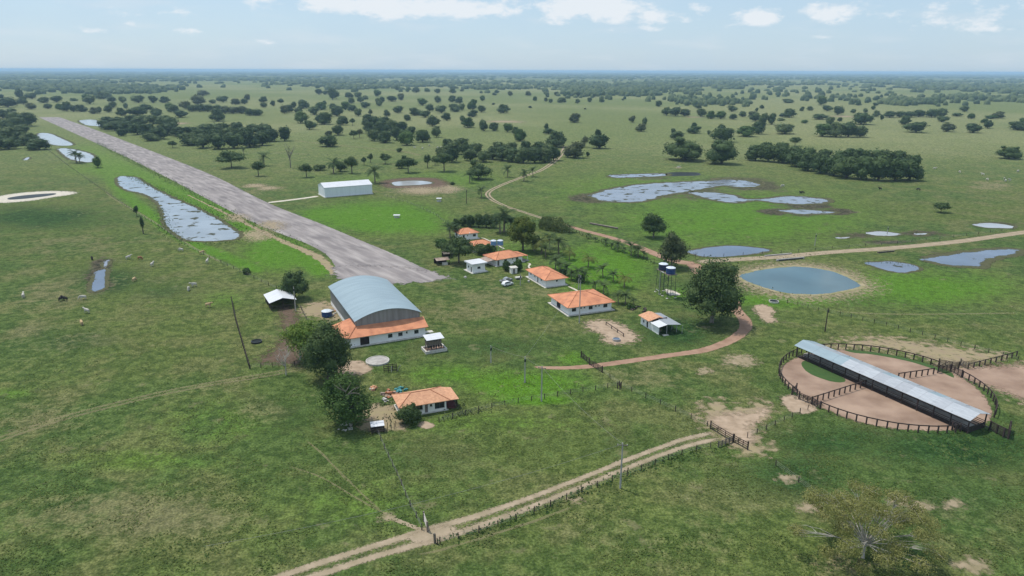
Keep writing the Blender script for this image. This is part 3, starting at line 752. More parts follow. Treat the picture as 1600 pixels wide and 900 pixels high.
def hip_roof(root, x0, x1, y0, y1, z, rise, m='tile_orange', hips=(1, 1), cap='tile_ridge', axis=None, name='roof', tk=.14):
    """hip (or gable, where hips=0) roof over a rectangle, as a solid shell with ridge caps"""
    L, D = x1 - x0, y1 - y0; lx = (L >= D) if axis is None else axis == 'x'
    if lx:
        k = D / 2; ym = (y0 + y1) / 2; R0, R1 = (x0 + k * hips[0] * .95, ym, z + rise), (x1 - k * hips[1] * .95, ym, z + rise)
    else:
        k = L / 2; xm = (x0 + x1) / 2; R0, R1 = (xm, y0 + k * hips[0] * .95, z + rise), (xm, y1 - k * hips[1] * .95, z + rise)
    c = [(x0, y0, z), (x1, y0, z), (x1, y1, z), (x0, y1, z)]
    v = c + [R0, R1]; lo = [(a, b, w - tk) for a, b, w in v]
    if lx: top = [(0, 1, 5, 4), (1, 2, 5), (2, 3, 4, 5), (3, 0, 4)]
    else: top = [(0, 1, 4), (1, 2, 5, 4), (2, 3, 5), (3, 0, 4, 5)]
    fs = top + [tuple(i + 6 for i in f[::-1]) for f in top] + [(i, i + 6, (i + 1) % 4 + 6, (i + 1) % 4) for i in range(4)]
    r = MB().add(v + lo, fs).build(name, m, root)
    if cap:
        cs = MB()
        prs = [(R0, R1)] + ([(c[0], R0), (c[3], R0), (c[1], R1), (c[2], R1)] if lx else [(c[0], R0), (c[1], R0), (c[2], R1), (c[3], R1)])
        for a, b in prs:
            if (Vector(a) - Vector(b)).length > .3: cs.tube([(a[0], a[1], a[2] + .02), (b[0], b[1], b[2] + .02)], .10, 5)
        cs.build('ridge_cap', cap, r)
    return r


def house(name, label, N, A, B, h, rise, over=.8, front=(), left=(), right=(), back=(), roof='tile_orange', wall='white_wall', slab=.9, depth=None, length=None, hips=(1, 1), porch=None, group=None, cat='house'):
    n, rz, L, D = frame3(N, A, B)
    D = depth or D; L = length or L
    t = thing(name, label, cat, n, rz, group)
    MB().box(-slab, L + slab, -slab, D + slab, -.1, .14).build('plinth', 'concrete_pale', t)
    for nm, p0, p1, ops in (('front_wall', (0, 0), (L, 0), front), ('side_wall', (L, 0), (L, D), right), ('back_wall', (L, D), (0, D), back), ('side_wall', (0, D), (0, 0), left)):
        mb = MB(); ops = [(*o[:2], o[2] + .14, o[3] + .14, *o[4:]) for o in ops]
        base = wall_panel(mb, p0, p1, h, ops, z0=.141)
        w = mb.build(nm, wall, t)
        for o in ops: opening_parts(t, base, o)
    MB().box(.25, L - .25, .25, D - .25, .142, h - .1).build('room', 'dark_interior', t)
    hip_roof(t, -over, L + over, -over, D + over, h + .14, rise, roof, hips)
    return t, L, D


def W_(x, w=1.2, z=1.0, h=1.1, k='window'): return (x, x + w, z, z + h, k)


# the four white bungalows along the yard
t, L, D = house('bungalow', 'long white bungalow with hipped orange tile roof nearest the timber rail sand yard', (889, 493), (860, 474), (955, 484), 2.75, 2.3, 1.0,
                front=[W_(1.0, 1.5), W_(4.0, .5, 1.6, .5), W_(5.2, .5, 1.6, .5), W_(7.0, 1.4), W_(9.3, .5, 1.6, .5), W_(10.5, .5, 1.6, .5), W_(12.3, 1.5)],
                left=[(4.2, 7.0, .02, 2.3, 'void')])
MB().box(.26, .30, 4.2, 7.0, .15, 2.2).build('porch_back', 'maroon', t)
house('bungalow', 'white bungalow with hipped orange roof and path, standing between two others', (853, 449), (824, 433), (883, 445), 2.7, 1.9, .9,
      front=[W_(4.0, .8, 1.5, .6)], left=[W_(1.6, .9, 1.3, .7), W_(5.0, .9, 1.3, .7), W_(10.2, .9, 1.3, .7), W_(7.4, .9, 0, 2.1, 'door')])
t, L, D = house('bungalow', 'low white house with hipped orange roof, grey lean-to and open end porch', (776, 416), (766, 408), (816, 409), 2.6, 1.9, .8, depth=8.5,
                front=[W_(3.6, 1.3), W_(.4, .9, .0, 2.1, 'door'), W_(7.4, .5, 1.5, .5), W_(9.2, 1.2)], right=[(1, 7, .02, 2.2, 'void')])
lean = MB(); lean.sheet([(-4.2, 1.0, 2.1), (-.82, .6, 2.55), (-.82, 7.4, 2.55), (-4.2, 7.0, 2.1)], .06); lean.build('lean_to_roof', 'zinc_rust', t)
for y in (1.3, 4, 6.7): MB().tube([(-4, y, 0), (-4, y, 2.05)], .07).build('post', 'timber_grey', t)
pr = MB(); pr.sheet([(L + .83, -.4, 2.5), (L + 3.2, .3, 2.2), (L + 3.2, D - .3, 2.2), (L + .83, D + .4, 2.5)], .1); pr.build('porch_roof', 'tile_orange', t)
for y in (.6, D - .6): MB().tube([(L + 3, y, 0), (L + 3, y, 2.15)], .08).build('post', 'white_wall', t)
MB().box(L + .92, L + 3.4, -.2, D + .2, -.1, .12).build('porch_floor', 'concrete', t)
MB().box(5.2, 5.9, 2.6, 3.2, 2.9, 4.0).build('chimney', 'timber_dark', t)
t, L, D = house('bungalow', 'small white house with orange roof beside palms, farthest of the houses', (720, 375.5), (712, 369), (746.5, 372.5), 2.8, 1.8, .7, depth=7.0,
                front=[W_(6.1, 1.5), W_(3.2, .5, 1.5, .5), W_(1.0, 1.0)], right=[(1, 5.5, .02, 2.3, 'void')], left=[W_(2, 1.2)])
MB().lathe([(.5, 0), (.55, .3), (.1, .62)], 10, (4.3, -.2, 2.6)).build('dish', 'tank_lid', t)
t, L, D = house('bungalow', 'small house with orange roof half hidden by bushes behind blue tanks', (741, 394), (736, 389), (770, 390), 2.6, 1.5, .7, depth=6.5,
                front=[W_(1.4, 1.2), W_(5.0, 1.2)])

# worker's house by the fence
t, L, D = house('farmhouse', 'weathered white house with pale orange tiled roof and maroon porch', (628, 652), (618, 640), (698, 640), 2.5, 1.5, .75, depth=6.2, roof='tile_pale', wall='cream_wall', slab=.4,
                front=[W_(3.3, 1.5, .9, 1.2), W_(5.3, .7, 0.02, 2.0, 'door'), W_(6.5, .5, 1.3, .6), W_(7.6, 2.3, .5, 1.6)], left=[W_(2, 1)], length=10.3)
MB().sheet([(L + .76, -.6, 2.58), (L + 3.0, -.2, 2.3), (L + 3.0, D + .2, 2.3), (L + .76, D + .6, 2.58)], .12).build('porch_roof', 'tile_pale', t)
MB().box(L + .42, L + 2.7, .1, D - .1, -.1, .2).build('porch_floor', 'maroon', t)
MB().box(L + .02, L + .10, .3, D - .3, .15, 2.3).build('porch_wall', 'maroon', t)
for y in (.3, D / 2, D - .3): MB().box(L + 2.5, L + 2.68, y - .09, y + .09, .2, 2.2).build('post', 'timber_dark', t)
for k, z in enumerate((.6, .95)): MB().box(L + 2.54, L + 2.64, .39, D - .39, z, z + .08).build('rail', 'timber_dark', t)

# white square service building, flat roof
n, rz, L, D = frame3((739, 427), (731, 422), (758, 424))
t = thing('pump_house', 'small square white building with flat white overhanging roof', 'building', n, rz); D = 5.2
MB().box(-.9, L + .9, -.9, D + .9, -.1, .2).build('plinth', 'concrete_pale', t)
for nm, p0, p1, ops in (('front_wall', (0, 0), (L, 0), [W_(2.0, 1.3, 1.4, .9)]), ('side_wall', (L, 0), (L, D), []), ('back_wall', (L, D), (0, D), []), ('side_wall', (0, D), (0, 0), [W_(1.2, .9, 1.4, .8), W_(3.4, .9, .21, 2.0, 'door')])):
    mb = MB(); base = wall_panel(mb, p0, p1, 3.3, ops, z0=.201); mb.build(nm, 'white_wall', t)
    for o in ops: opening_parts(t, base, o)
MB().box(.25, L - .25, .25, D - .25, .21, 3.2).build('room', 'dark_interior', t)
MB().box(-.7, L + .7, -.7, D + .7, 3.302, 3.75).build('roof', 'zinc_white', t)

# little white privy
n, rz, L, D = frame3((799, 428), (797, 426), (809, 427)); t = thing('outhouse', 'tiny pale outhouse between the shrubs in front of the porch house', 'shed', n, rz)
mb = MB(); base = wall_panel(mb, (0, 0), (2.4, 0), 2.2, [(.7, 1.5, .02, 1.9, 'door')]); [wall_panel(mb, a, b, 2.2, []) for a, b in (((2.4, 0), (2.4, 2)), ((2.4, 2), (0, 2)), ((0, 2), (0, 0)))]
mb.build('wall', 'cream_wall', t); opening_parts(t, base, (.7, 1.5, .02, 1.9, 'door'))
MB().sheet([(-.25, -.25, 2.32), (2.65, -.25, 2.32), (2.65, 2.25, 2.5), (-.25, 2.25, 2.5)], .08).build('roof', 'concrete_pale', t)


def open_shed(name, label, N, A, B, h, rise, roof, over=.5, ridge='u', post='timber_dark', depth=None, length=None, panels=4, back=True, cat='shed', rails=()):
    n, rz, L, D = frame3(N, A, B); D = depth or D; L = length or L
    t = thing(name, label, cat, n, rz)
    nx = max(2, int(L / 3) + 1); ny = max(2, int(D / 3) + 1)
    for i in range(nx):
        for j in range(ny):
            if 0 < i < nx - 1 and 0 < j < ny - 1: continue
            x, y = L * i / (nx - 1), D * j / (ny - 1); MB().box(x - .1, x + .1, y - .1, y + .1, -.2, h - .02).build('post', post, t)
    rf = MB(); x0, x1, y0, y1 = -over, L + over, -over, D + over
    for s in (0, 1):
        for k in range(panels):
            e = .012
            if ridge == 'u':
                a, b = x0 + (x1 - x0) * k / panels + e, x0 + (x1 - x0) * (k + 1) / panels - e; ym = (y0 + y1) / 2; ye = y0 if s == 0 else y1
                P = [(a, ye, h), (b, ye, h), (b, ym, h + rise), (a, ym, h + rise)]
            else:
                a, b = y0 + (y1 - y0) * k / panels + e, y0 + (y1 - y0) * (k + 1) / panels - e; xm = (x0 + x1) / 2; xe = x0 if s == 0 else x1
                P = [(xe, a, h), (xm, a, h + rise), (xm, b, h + rise), (xe, b, h)]
            if (s == 1) == (ridge == 'u') : P = P[::-1]
            MB().sheet(P, .05).build('roof_panel', roof, t)
    cp = MB()
    if ridge == 'u': cp.box(x0, x1, (y0 + y1) / 2 - .2, (y0 + y1) / 2 + .2, h + rise - .02, h + rise + .04)
    else: cp.box((x0 + x1) / 2 - .2, (x0 + x1) / 2 + .2, y0, y1, h + rise - .02, h + rise + .04)
    cp.build('ridge_cap', roof, t)
    if back: MB().box(.12, L - .12, D - .1, D - .02, 0, h - .1).build('back_boards', 'timber_dark', t)
    for z in rails:
        MB().box(.1, L - .1, -.05, .05, z, z + .14).build('rail', post, t); MB().box(-.05, .05, .1, D - .1, z, z + .14).build('rail', post, t)
    return t, L, D


open_shed('cattle_shelter', 'open dark shelter under a bright white gable roof beside a tree', (424, 485), (415, 471), (458, 480), 2.6, 1.2, 'zinc_white', .5, 'v', panels=3, rails=(.6, 1.1), depth=9.5, length=7.6)
t, L, D = open_shed('lean_shed', 'old brown tin-roofed shed under the dark tree by the runway end', (683, 415), (680, 410), (702, 413), 2.0, .5, 'zinc_rust', .3, 'u', panels=3, depth=4)
MB().box(2.2, 4.2, -.6, .6, -.02, 1.0).build('stack', 'concrete_pale', t)
open_shed('lean_shed', 'small dark plank shed tucked behind the brown tin-roofed shed', (694, 404), (691, 401), (706, 403), 1.9, .4, 'timber_grey', .3, 'u', panels=2, depth=3.5)
t, L, D = open_shed('chicken_coop', 'little coop of dark planks with white tin roof below the big tree', (581, 678), (577, 670), (597, 676), 1.7, .25, 'zinc_white', .15, 'u', panels=2, depth=2.2, length=2.6, rails=(.3, .7, 1.1))
for x, y in ((3.2, -.3), (4.1, .2), (4.8, .8), (4.2, 2.0), (5.2, 1.8), (3.4, 1.4)): MB().tube([(x, y, -.1), (x + .1, y, 1.5)], .07).build('stake', 'timber_dark', t)

# barn with tile part, tin roof and lean-to
n, rz, L, D = frame3((1029, 523), (1003, 509), (1056, 519))
t = thing('tool_barn', 'white barn with tin roof, orange tiled corner and open dark front', 'barn', n, rz); L, D = 6.2, 10.0
mb = MB(); wall_panel(mb, (0, D), (0, 0), 2.5, [(1.2, 2.0, .9, 1.8), (3.2, 4.1, 0.02, 2.0)]); wall_panel(mb, (L, D), (0, D), 2.5, []); wall_panel(mb, (L, 5), (L, D), 2.5, [])
mb.build('wall', 'white_wall', t)
MB().box(.2, L - .2, 5.0, 5.15, 0, 3).build('partition', 'dark_interior', t)
MB().box(.3, L - .3, 5.3, D - .3, 0, 2.4).build('room', 'dark_interior', t)
MB().sheet([(L / 2 - .6, -.8, 3.1), (L + .9, -.8, 2.55), (L + .9, D + .4, 2.55), (L / 2 - .6, D + .4, 3.1)], .06).build('roof_panel', 'zinc_light', t)
MB().sheet([(-.5, -.6, 2.5), (L / 2 - .62, -.6, 3.02), (L / 2 - .62, 3.9, 3.02), (-.5, 3.9, 2.5)], .06).build('roof_panel', 'zinc_white', t)
MB().sheet([(-.7, 4.5, 2.75), (L / 2 - .2, 4.5, 3.6), (L / 2 - .2, D + .6, 3.6), (-.7, D + .6, 2.75)], .16).build('tile_roof', 'tile_pale', t)
MB().sheet([(L / 2 - .2, 4.5, 3.6), (L / 2 + 1.2, 4.5, 3.2), (L / 2 + 1.2, D + .6, 3.2), (L / 2 - .2, D + .6, 3.6)], .16).build('tile_roof', 'tile_pale', t)
for x, y in ((.1, .1), (L * .45, .1), (L, .1), (L, 2.6)): MB().box(x - .08, x + .08, y - .08, y + .08, -.1, 2.5).build('post', 'steel_pale', t)
MB().tube([(L + .8, -1.6, 0), (L + .8, -1.6, 2.6)], .06).build('pipe', 'steel_pale', t)
MB().box(.3, 2.2, 2, 3.4, 0, .9).build('workbench', 'timber_grey', t)
MB().box(.8, 2.6, -1.6, -.5, -.02, .1).build('doorstep', 'concrete_pale', t)


# big arched aircraft hangar with tiled annex
def hangar():
    he = 6.0
    a, b, c = G(554, 503, he), G(659, 488, he), G(511, 448, he)
    for q in (a, b, c): q.z = 0
    u = (b - a); L = u.length; u /= L; v = Vector((-u.y, u.x, 0)); D = (c - a).dot(v)
    t = thing('hangar', 'large hangar with blue-grey arched metal roof and orange tiled annex', 'hangar', a, math.atan2(u.y, u.x))
    rise, ns = 2.5, 18
    def z(x): s = (2 * x / L - 1); return he + rise * (1 - s * s)
    # roof in long curved sheets, each a panel across part of the depth
    npn = 9
    for k in range(npn):
        y0, y1 = D * k / npn + .01, D * (k + 1) / npn - .01
        top = [(L * i / ns, z(L * i / ns)) for i in range(ns + 1)]
        mb = MB(); vs = []
        for (x, zz) in top: vs += [(x, y0, zz), (x, y1, zz)]
        for (x, zz) in top: vs += [(x, y0, zz - .1), (x, y1, zz - .1)]
        m = 2 * (ns + 1); fs = []
        for i in range(ns):
            fs += [(2 * i, 2 * i + 2, 2 * i + 3, 2 * i + 1), (m + 2 * i, m + 2 * i + 1, m + 2 * i + 3, m + 2 * i + 2), (2 * i, m + 2 * i, m + 2 * i + 2, 2 * i + 2), (2 * i + 1, 2 * i + 3, m + 2 * i + 3, m + 2 * i + 1)]
        fs += [(0, 1, m + 1, m), (2 * ns, m + 2 * ns, m + 2 * ns + 1, 2 * ns + 1)]
        mb.add(vs, fs).build('roof_panel', 'zinc_blue', t, True if False else False)
    i0 = .5
    for yy, nm in ((i0, 'gable'), (D - i0, 'gable')):
        pts = [(i0, yy, 0)] + [(i0 + (L - 2 * i0) * i / ns, yy, z(i0 + (L - 2 * i0) * i / ns) - .12) for i in range(ns + 1)] + [(L - i0, yy, 0)]
        f = tuple(range(len(pts))); g = MB().add(pts, [f if yy > 1 else f[::-1]]).build(nm, 'zinc_wall', t)
        seam = MB()
        for k in range(1, 20):
            x = i0 + (L - 2 * i0) * k / 20; s_ = -.03 if yy < 1 else .03; seam.box(x - .03, x + .03, min(yy, yy + s_), max(yy, yy + s_), 3.2, z(x) - .16)
        seam.build('seam', 'zinc_wall', g)
    for x in (i0, L - i0):
        wl_ = MB().box(x - .05, x + .05, i0 + .01, D - i0 - .01, 1.2, he - .12).build('side_cladding', 'zinc_blue' if x > 1 else 'zinc_wall', t)
        MB().box(x - .09, x + .09, i0 + .01, D - i0 - .01, 0, 1.196).build('base_wall', 'white_wall', t)
        rb = MB()
        for k in range(1, 26): y = i0 + (D - 2 * i0) * k / 26; rb.box(x - .10, x + .10, y - .04, y + .04, 1.25, he - .2)
        rb.build('rib', 'zinc_wall', wl_)
    # annex across the gable end, wrapping the left corner
    p, q = G(548, 541), G(666, 525)
    def loc(w): d = w - a; return d.dot(u), d.dot(v)
    (ax, ay), (bx, by) = loc(p), loc(q); ay = by = (ay + by) / 2; h = 2.75
    lx = -5.6; side_y = 7.5
    mb = MB(); fo = [W_(2.6, 2.6, .02, 2.3, 'void'), W_(10.6, 1.3), W_(13.6, 1.3), W_(15.9, .5, 1.5, .6), W_(18.4, 1.3)]
    base = wall_panel(mb, (ax, ay), (bx, by), h, fo)
    wall_panel(mb, (bx, by), (bx, i0 + .6), h, []); lb = wall_panel(mb, (lx + 1.2, side_y), (lx + 1.2, i0 - .2), h, [W_(2, 1.2)]); wall_panel(mb, (lx + 1.2, i0 - .2), (ax, i0 - .2), h, []); wall_panel(mb, (ax, i0 - .2), (ax, ay), h, [])
    mb.build('annex_wall', 'white_wall', t)
    for o in fo: opening_parts(t, base, o)
    MB().box(ax + 5.25 - 2.6, ax + 5.2, ay + .5, ay + .56, 0, 2.3).build('gate_leaf', 'dark_interior', t)
    MB().box(ax + .3, bx - .3, ay + .6, i0 - .05, 0, 2.6).build('room', 'dark_interior', t)
    ze, zt = h + .06, 4.5; o = .75
    MB().sheet([(ax - o, ay - o, ze), (bx + o, ay - o, ze), (bx + o, i0 - .03, zt), (ax - o + 1.4, i0 - .03, zt)], .14).build('annex_roof', 'tile_orange', t)
    MB().sheet([(lx, i0 - 1.8, ze), (ax - o, ay - o, ze), (i0 - .1, i0 - .06, zt), (i0 - .1, side_y + .6, zt), (lx, side_y + .6, ze)], .14).build('annex_roof', 'tile_orange', t)
    MB().tube([(ax - o, ay - o, ze + .05), (i0 - .1, i0 - .1, zt + .06)], .12, 5).build('hip_cap', 'tile_ridge', t)
    MB().box(ax - .5, bx + .6, ay - 1.0, ay - .02, -.1, .1).build('apron', 'concrete_pale', t)
    MB().box(bx + .62, bx + 3.0, ay + 1.5, ay + 3.2, -.1, .08).build('doorstep', 'concrete_pale', t)
    return t


hangar()

# white storage hangar by the runway
n, rz, L, D = frame3((508, 309), (491.5, 304), (582, 303))
t = thing('storage_hangar', 'long plain white metal hangar with shallow gable roof beside the runway', 'hangar', n, rz); h, rise = 6.0, 2.0; D = 15
for nm, p0, p1 in (('front_wall', (0, 0), (L, 0)), ('back_wall', (L, D), (0, D))):
    mb = MB(); wall_panel(mb, p0, p1, h, [], z0=.3); w = mb.build(nm, 'hangar_white', t)
    rb = MB(); y = 0 if p0[1] == 0 else D
    for k in range(1, 14): x = L * k / 14; rb.box(x - .05, x + .05, y - .05, y + .05, .3, h - .05)
    rb.build('rib', 'hangar_white', w)
for x in (0, L):
    f = [(x, 0, .3), (x, D, .3), (x, D, h), (x, D / 2, h + rise), (x, 0, h)]; w = MB().add(f, [(0, 1, 2, 3, 4) if x else (4, 3, 2, 1, 0)]).build('gable', 'hangar_white', t)
    MB().box(x - .06, x + .06, 4, 11, .3, 4.6).build('sliding_door', 'hangar_white', w)
for k in range(6):
    x0, x1 = -.3 + (L + .6) * k / 6 + .01, -.3 + (L + .6) * (k + 1) / 6 - .01
    MB().sheet([(x0, -.3, h + .02), (x1, -.3, h + .02), (x1, D / 2, h + rise + .08), (x0, D / 2, h + rise + .08)], .06).build('roof_panel', 'zinc_white', t)
    MB().sheet([(x0, D / 2, h + rise + .08), (x1, D / 2, h + rise + .08), (x1, D + .3, h + .02), (x0, D + .3, h + .02)], .06).build('roof_panel', 'zinc_white', t)
MB().box(-.5, L + .5, -.5, D + .5, -.1, .29).build('foundation', 'concrete_pale', t)

# raised feed hopper standing in a concrete basin
n, rz, L, D = frame3((665.5, 554), (659.5, 546), (695, 549))
t = thing('feed_hopper', 'small raised hopper with tin roof standing in a concrete basin', 'hopper', n, rz)
L, D = 6.2, 4.2
for nm, b in (('basin_wall', (0, L, 0, .35, -.1, .8)), ('basin_wall', (0, L, D - .35, D, -.1, .8)), ('basin_wall', (0, .35, .352, D - .352, -.1, .8)), ('basin_wall', (L - .35, L, .352, D - .352, -.1, .8))):
    MB().box(*b).build(nm, 'concrete_pale', t)
MB().box(.36, L - .36, .36, D - .36, -.1, .25).build('basin_floor', 'rubble', t)
for x in (1.0, 2.3, 3.6, 5.0):
    for y in (1.6, 3.2): MB().box(x - .09, x + .09, y - .09, y + .09, .25, 3.9).build('post', 'timber_grey', t)
MB().box(.9, 5.1, 1.5, 3.3, 1.7, 2.9).build('bin', 'timber_grey', t)
for k in range(6):
    x = 1.1 + k * .72; MB().add([(x, 1.3, 1.7), (x + .5, 1.3, 1.7), (x + .5, 1.49, 1.7), (x, 1.49, 1.7), (x + .1, 1.35, .9), (x + .4, 1.35, .9), (x + .4, 1.47, .9), (x + .1, 1.47, .9)], [(0, 3, 2, 1), (4, 5, 6, 7), (0, 1, 5, 4), (1, 2, 6, 5), (2, 3, 7, 6), (3, 0, 4, 7)]).build('chute', 'steel_dark', t)
for k in range(3): MB().sheet([(.5 + k * 1.72, .5, 3.75), (2.2 + k * 1.72, .5, 3.75), (2.2 + k * 1.72, 3.9, 4.25), (.5 + k * 1.72, 3.9, 4.25)], .06).build('roof_panel', 'zinc_white', t)

# ------------------------------------------------------------------ round corral with its long feeding barn
UNIT = {}


def beam(parent, a, b, wy, wz, m, name):     # shared unit box, stretched between two points
    if m not in UNIT: UNIT[m] = MB().box(0, 1, -.5, .5, -.5, .5).mesh('beam', m)
    a, b = Vector(a), Vector(b); d = b - a
    o = ob(name, UNIT[m], parent); o.location = a; o.scale = (d.length, wy, wz)
    o.rotation_euler = (0, -math.atan2(d.z, math.hypot(d.x, d.y)), math.atan2(d.y, d.x)); return o


def fence(name, label, pts, spacing, h, r, rails, m, group=None, rail_r=.05, wire=False, cat='fence', lean=.0, seed=0, gaps=(), every=1):
    rng = random.Random(seed); P = [Vector(p) for p in pts]; org = P[0].copy(); org.z = 0
    t = thing(name, label, cat, org, 0, group)
    L = [0]
    for i in range(1, len(P)): L.append(L[-1] + (P[i] - P[i - 1]).length)
    n = max(1, round(L[-1] / spacing)); pos = []
    for k in range(n + 1):
        s = L[-1] * k / n; x = float(np.interp(s, L, [p.x for p in P])); y = float(np.interp(s, L, [p.y for p in P])); pos.append(Vector((x, y, 0)) - org)
    for k, p in enumerate(pos):
        hh = h * rng.uniform(.93, 1.07); q = p + Vector((rng.uniform(-lean, lean), rng.uniform(-lean, lean), hh))
        beam(t, p - Vector((0, 0, .2)), q, r * 2, r * 2, m, 'post')
    for z in rails:
        if wire:
            mb = MB()
            for a, b in zip(pos[:-1], pos[1:]): mb.tube([a + Vector((0, 0, z)), b + Vector((0, 0, z))], .012, 3, False)
            mb.build('wire', 'pole_wire', t)
        else:
            for a, b in zip(pos[:-1], pos[1:]):
                beam(t, a + Vector((0, 0, z)), b + Vector((0, 0, z + rng.uniform(-.03, .03))), rail_r, rail_r * 2.6, m, 'rail')
    return t


def gate(name, label, a, b, h, m, bars=4, brace=True, cat='gate', group=None):
    a, b = Vector(a), Vector(b); t = thing(name, label, cat, (a.x, a.y, 0), 0, group); d = b - a; z = Vector((0, 0, 1)); o = Vector((0, 0, 0))
    for p in (o, d): beam(t, p - z * .2, p + z * (h + .35), .24, .24, m, 'post')
    for k in range(bars): zz = h * (.15 + .85 * k / (bars - 1)); beam(t, d * .04 + z * zz, d * .96 + z * zz, .06, .14, m, 'bar')
    for f in (.33, .66): beam(t, d * f + z * (.1 * h), d * f + z * h, .09, .13, m, 'upright')
    if brace: beam(t, d * .05 + z * .2, d * .5 + z * (h - .05), .05, .12, m, 'brace')
    return t


cp = px([(1211, 587), (1237, 617), (1280, 639), (1332, 656), (1377, 666), (1425, 672), (1485, 672), (1560, 640), (1559, 622), (1527, 602), (1502, 590), (1460, 571), (1397, 557), (1347, 549), (1312, 547)])
Am = np.array([[2 * p.x, 2 * p.y, 1] for p in cp]); sv = np.linalg.lstsq(Am, np.array([p.x ** 2 + p.y ** 2 for p in cp]), rcond=None)[0]
CC = Vector((sv[0], sv[1], 0)); CR = math.sqrt(sv[2] + sv[0] ** 2 + sv[1] ** 2)


def arc(x0, y0, x1, y1, ccw=True, r=None):
    a0 = math.atan2(*(G(x0, y0) - CC).yx); a1 = math.atan2(*(G(x1, y1) - CC).yx); r = r or CR
    if ccw and a1 < a0: a1 += 2 * math.pi
    if not ccw and a1 > a0: a1 -= 2 * math.pi
    return [CC + Vector((math.cos(t), math.sin(t), 0)) * r for t in np.linspace(a0, a1, 60)]


patch('corral_floor', 'soil_corral', [CC + Vector((math.cos(t), math.sin(t), 0)) * (CR - 1.0 + .5 * math.sin(5 * t)) for t in np.linspace(0, 2 * math.pi, 40)[:-1]], .02, 3, 0, 60, soft=.18)
m = pm('grass_island', (.045, .092, .028), (.06, .105, .032), .8, .95, spec=.1, bump=.6)
flat_poly('grass_island', 'grass_island', px([(1252, 568), (1262, 563), (1285, 572), (1310, 586), (1322, 594), (1312, 598), (1288, 593), (1262, 582)]), .034, 1, .2, 3)
flat_poly('grass_verge', 'grass_island', arc(1320, 549, 1500, 589, False, CR - .3)[::6] + arc(1320, 549, 1500, 589, False, CR - 2.3)[::-6], .034, 1, .2, 8)
CF = dict(h=1.75, r=.12, rails=(1.68,), m='timber_dark', rail_r=.09)
fence('corral_fence', 'curved dark post and rail fence, corral side facing the sandy gate yard', arc(1296, 545, 1241, 619), 1.95, **CF)
fence('corral_fence', 'curved dark post and rail fence along the near grass side of the corral', arc(1281, 639, 1487, 672), 2.1, **CF)
fence('corral_fence', 'curved dark post and rail fence closing the corral end by the barn gable', arc(1552, 652, 1503, 590), 1.9, **CF)
fence('corral_fence', 'curved dark post and rail fence along the far side of the corral', arc(1470, 573, 1296, 545), 2.1, **CF)
fence('cross_fence', 'straight dark fence dividing the sandy pen from the corral gate to the barn', px([(1268, 631), (1352, 604)]), 1.9, **CF)
fence('cross_fence', 'straight dark fence between the barn and the timber crush at the far side', px([(1403, 593), (1458, 585)]), 1.9, **CF)
gate('corral_gate', 'dark slatted timber gate at corral entrance beside trodden earth', G(1248, 624), G(1268, 632), 1.7, 'timber_dark', 5)
gate('corral_gate', 'dark slatted timber gate swung across between two corral pens', G(1268, 632), G(1281, 639), 1.7, 'timber_dark', 6)
gate('corral_gate', 'short dark gate closing the curved fence by the sand patch', G(1237, 617), G(1244, 610), 1.6, 'timber_dark', 4)
gate('corral_gate', 'dark slatted gate at the far crush of the corral', G(1465, 583), G(1485, 580), 1.8, 'timber_dark', 6)
gate('corral_gate', 'dark slatted gate leaning open beside the crush at the far fence', G(1485, 580), G(1502, 590), 1.8, 'timber_dark', 6)
gate('corral_gate', 'tall dark timber chute gate where the far fence meets the crush', G(1466, 573), G(1497, 578), 2.0, 'timber_dark', 7)
gate('corral_gate', 'slatted timber gate between near fence and the barn gable', G(1487, 672), G(1500, 674), 1.6, 'timber_dark', 5)
fence('loading_pen', 'high close-boarded dark timber pen at the gable end of the long barn', px([(1546, 672), (1560, 679), (1575, 687), (1577, 672)]), 1.6, 2.1, .14, (.3, .6, .9, 1.2, 1.5, 1.8, 2.05), 'timber_dark', cat='pen', rail_r=.07)
fence('approach_fence', 'straight dark post and rail fence leaving the corral across the sandy drive', px([(1512, 577), (1575, 561), (1588, 557)]), 2.2, 1.6, .12, (1.5,), 'timber_dark', rail_r=.08)
gate('approach_gate', 'grey weathered gate standing by the sandy drive behind corral', G(1500, 571), G(1512, 577), 1.6, 'timber_grey', 5)


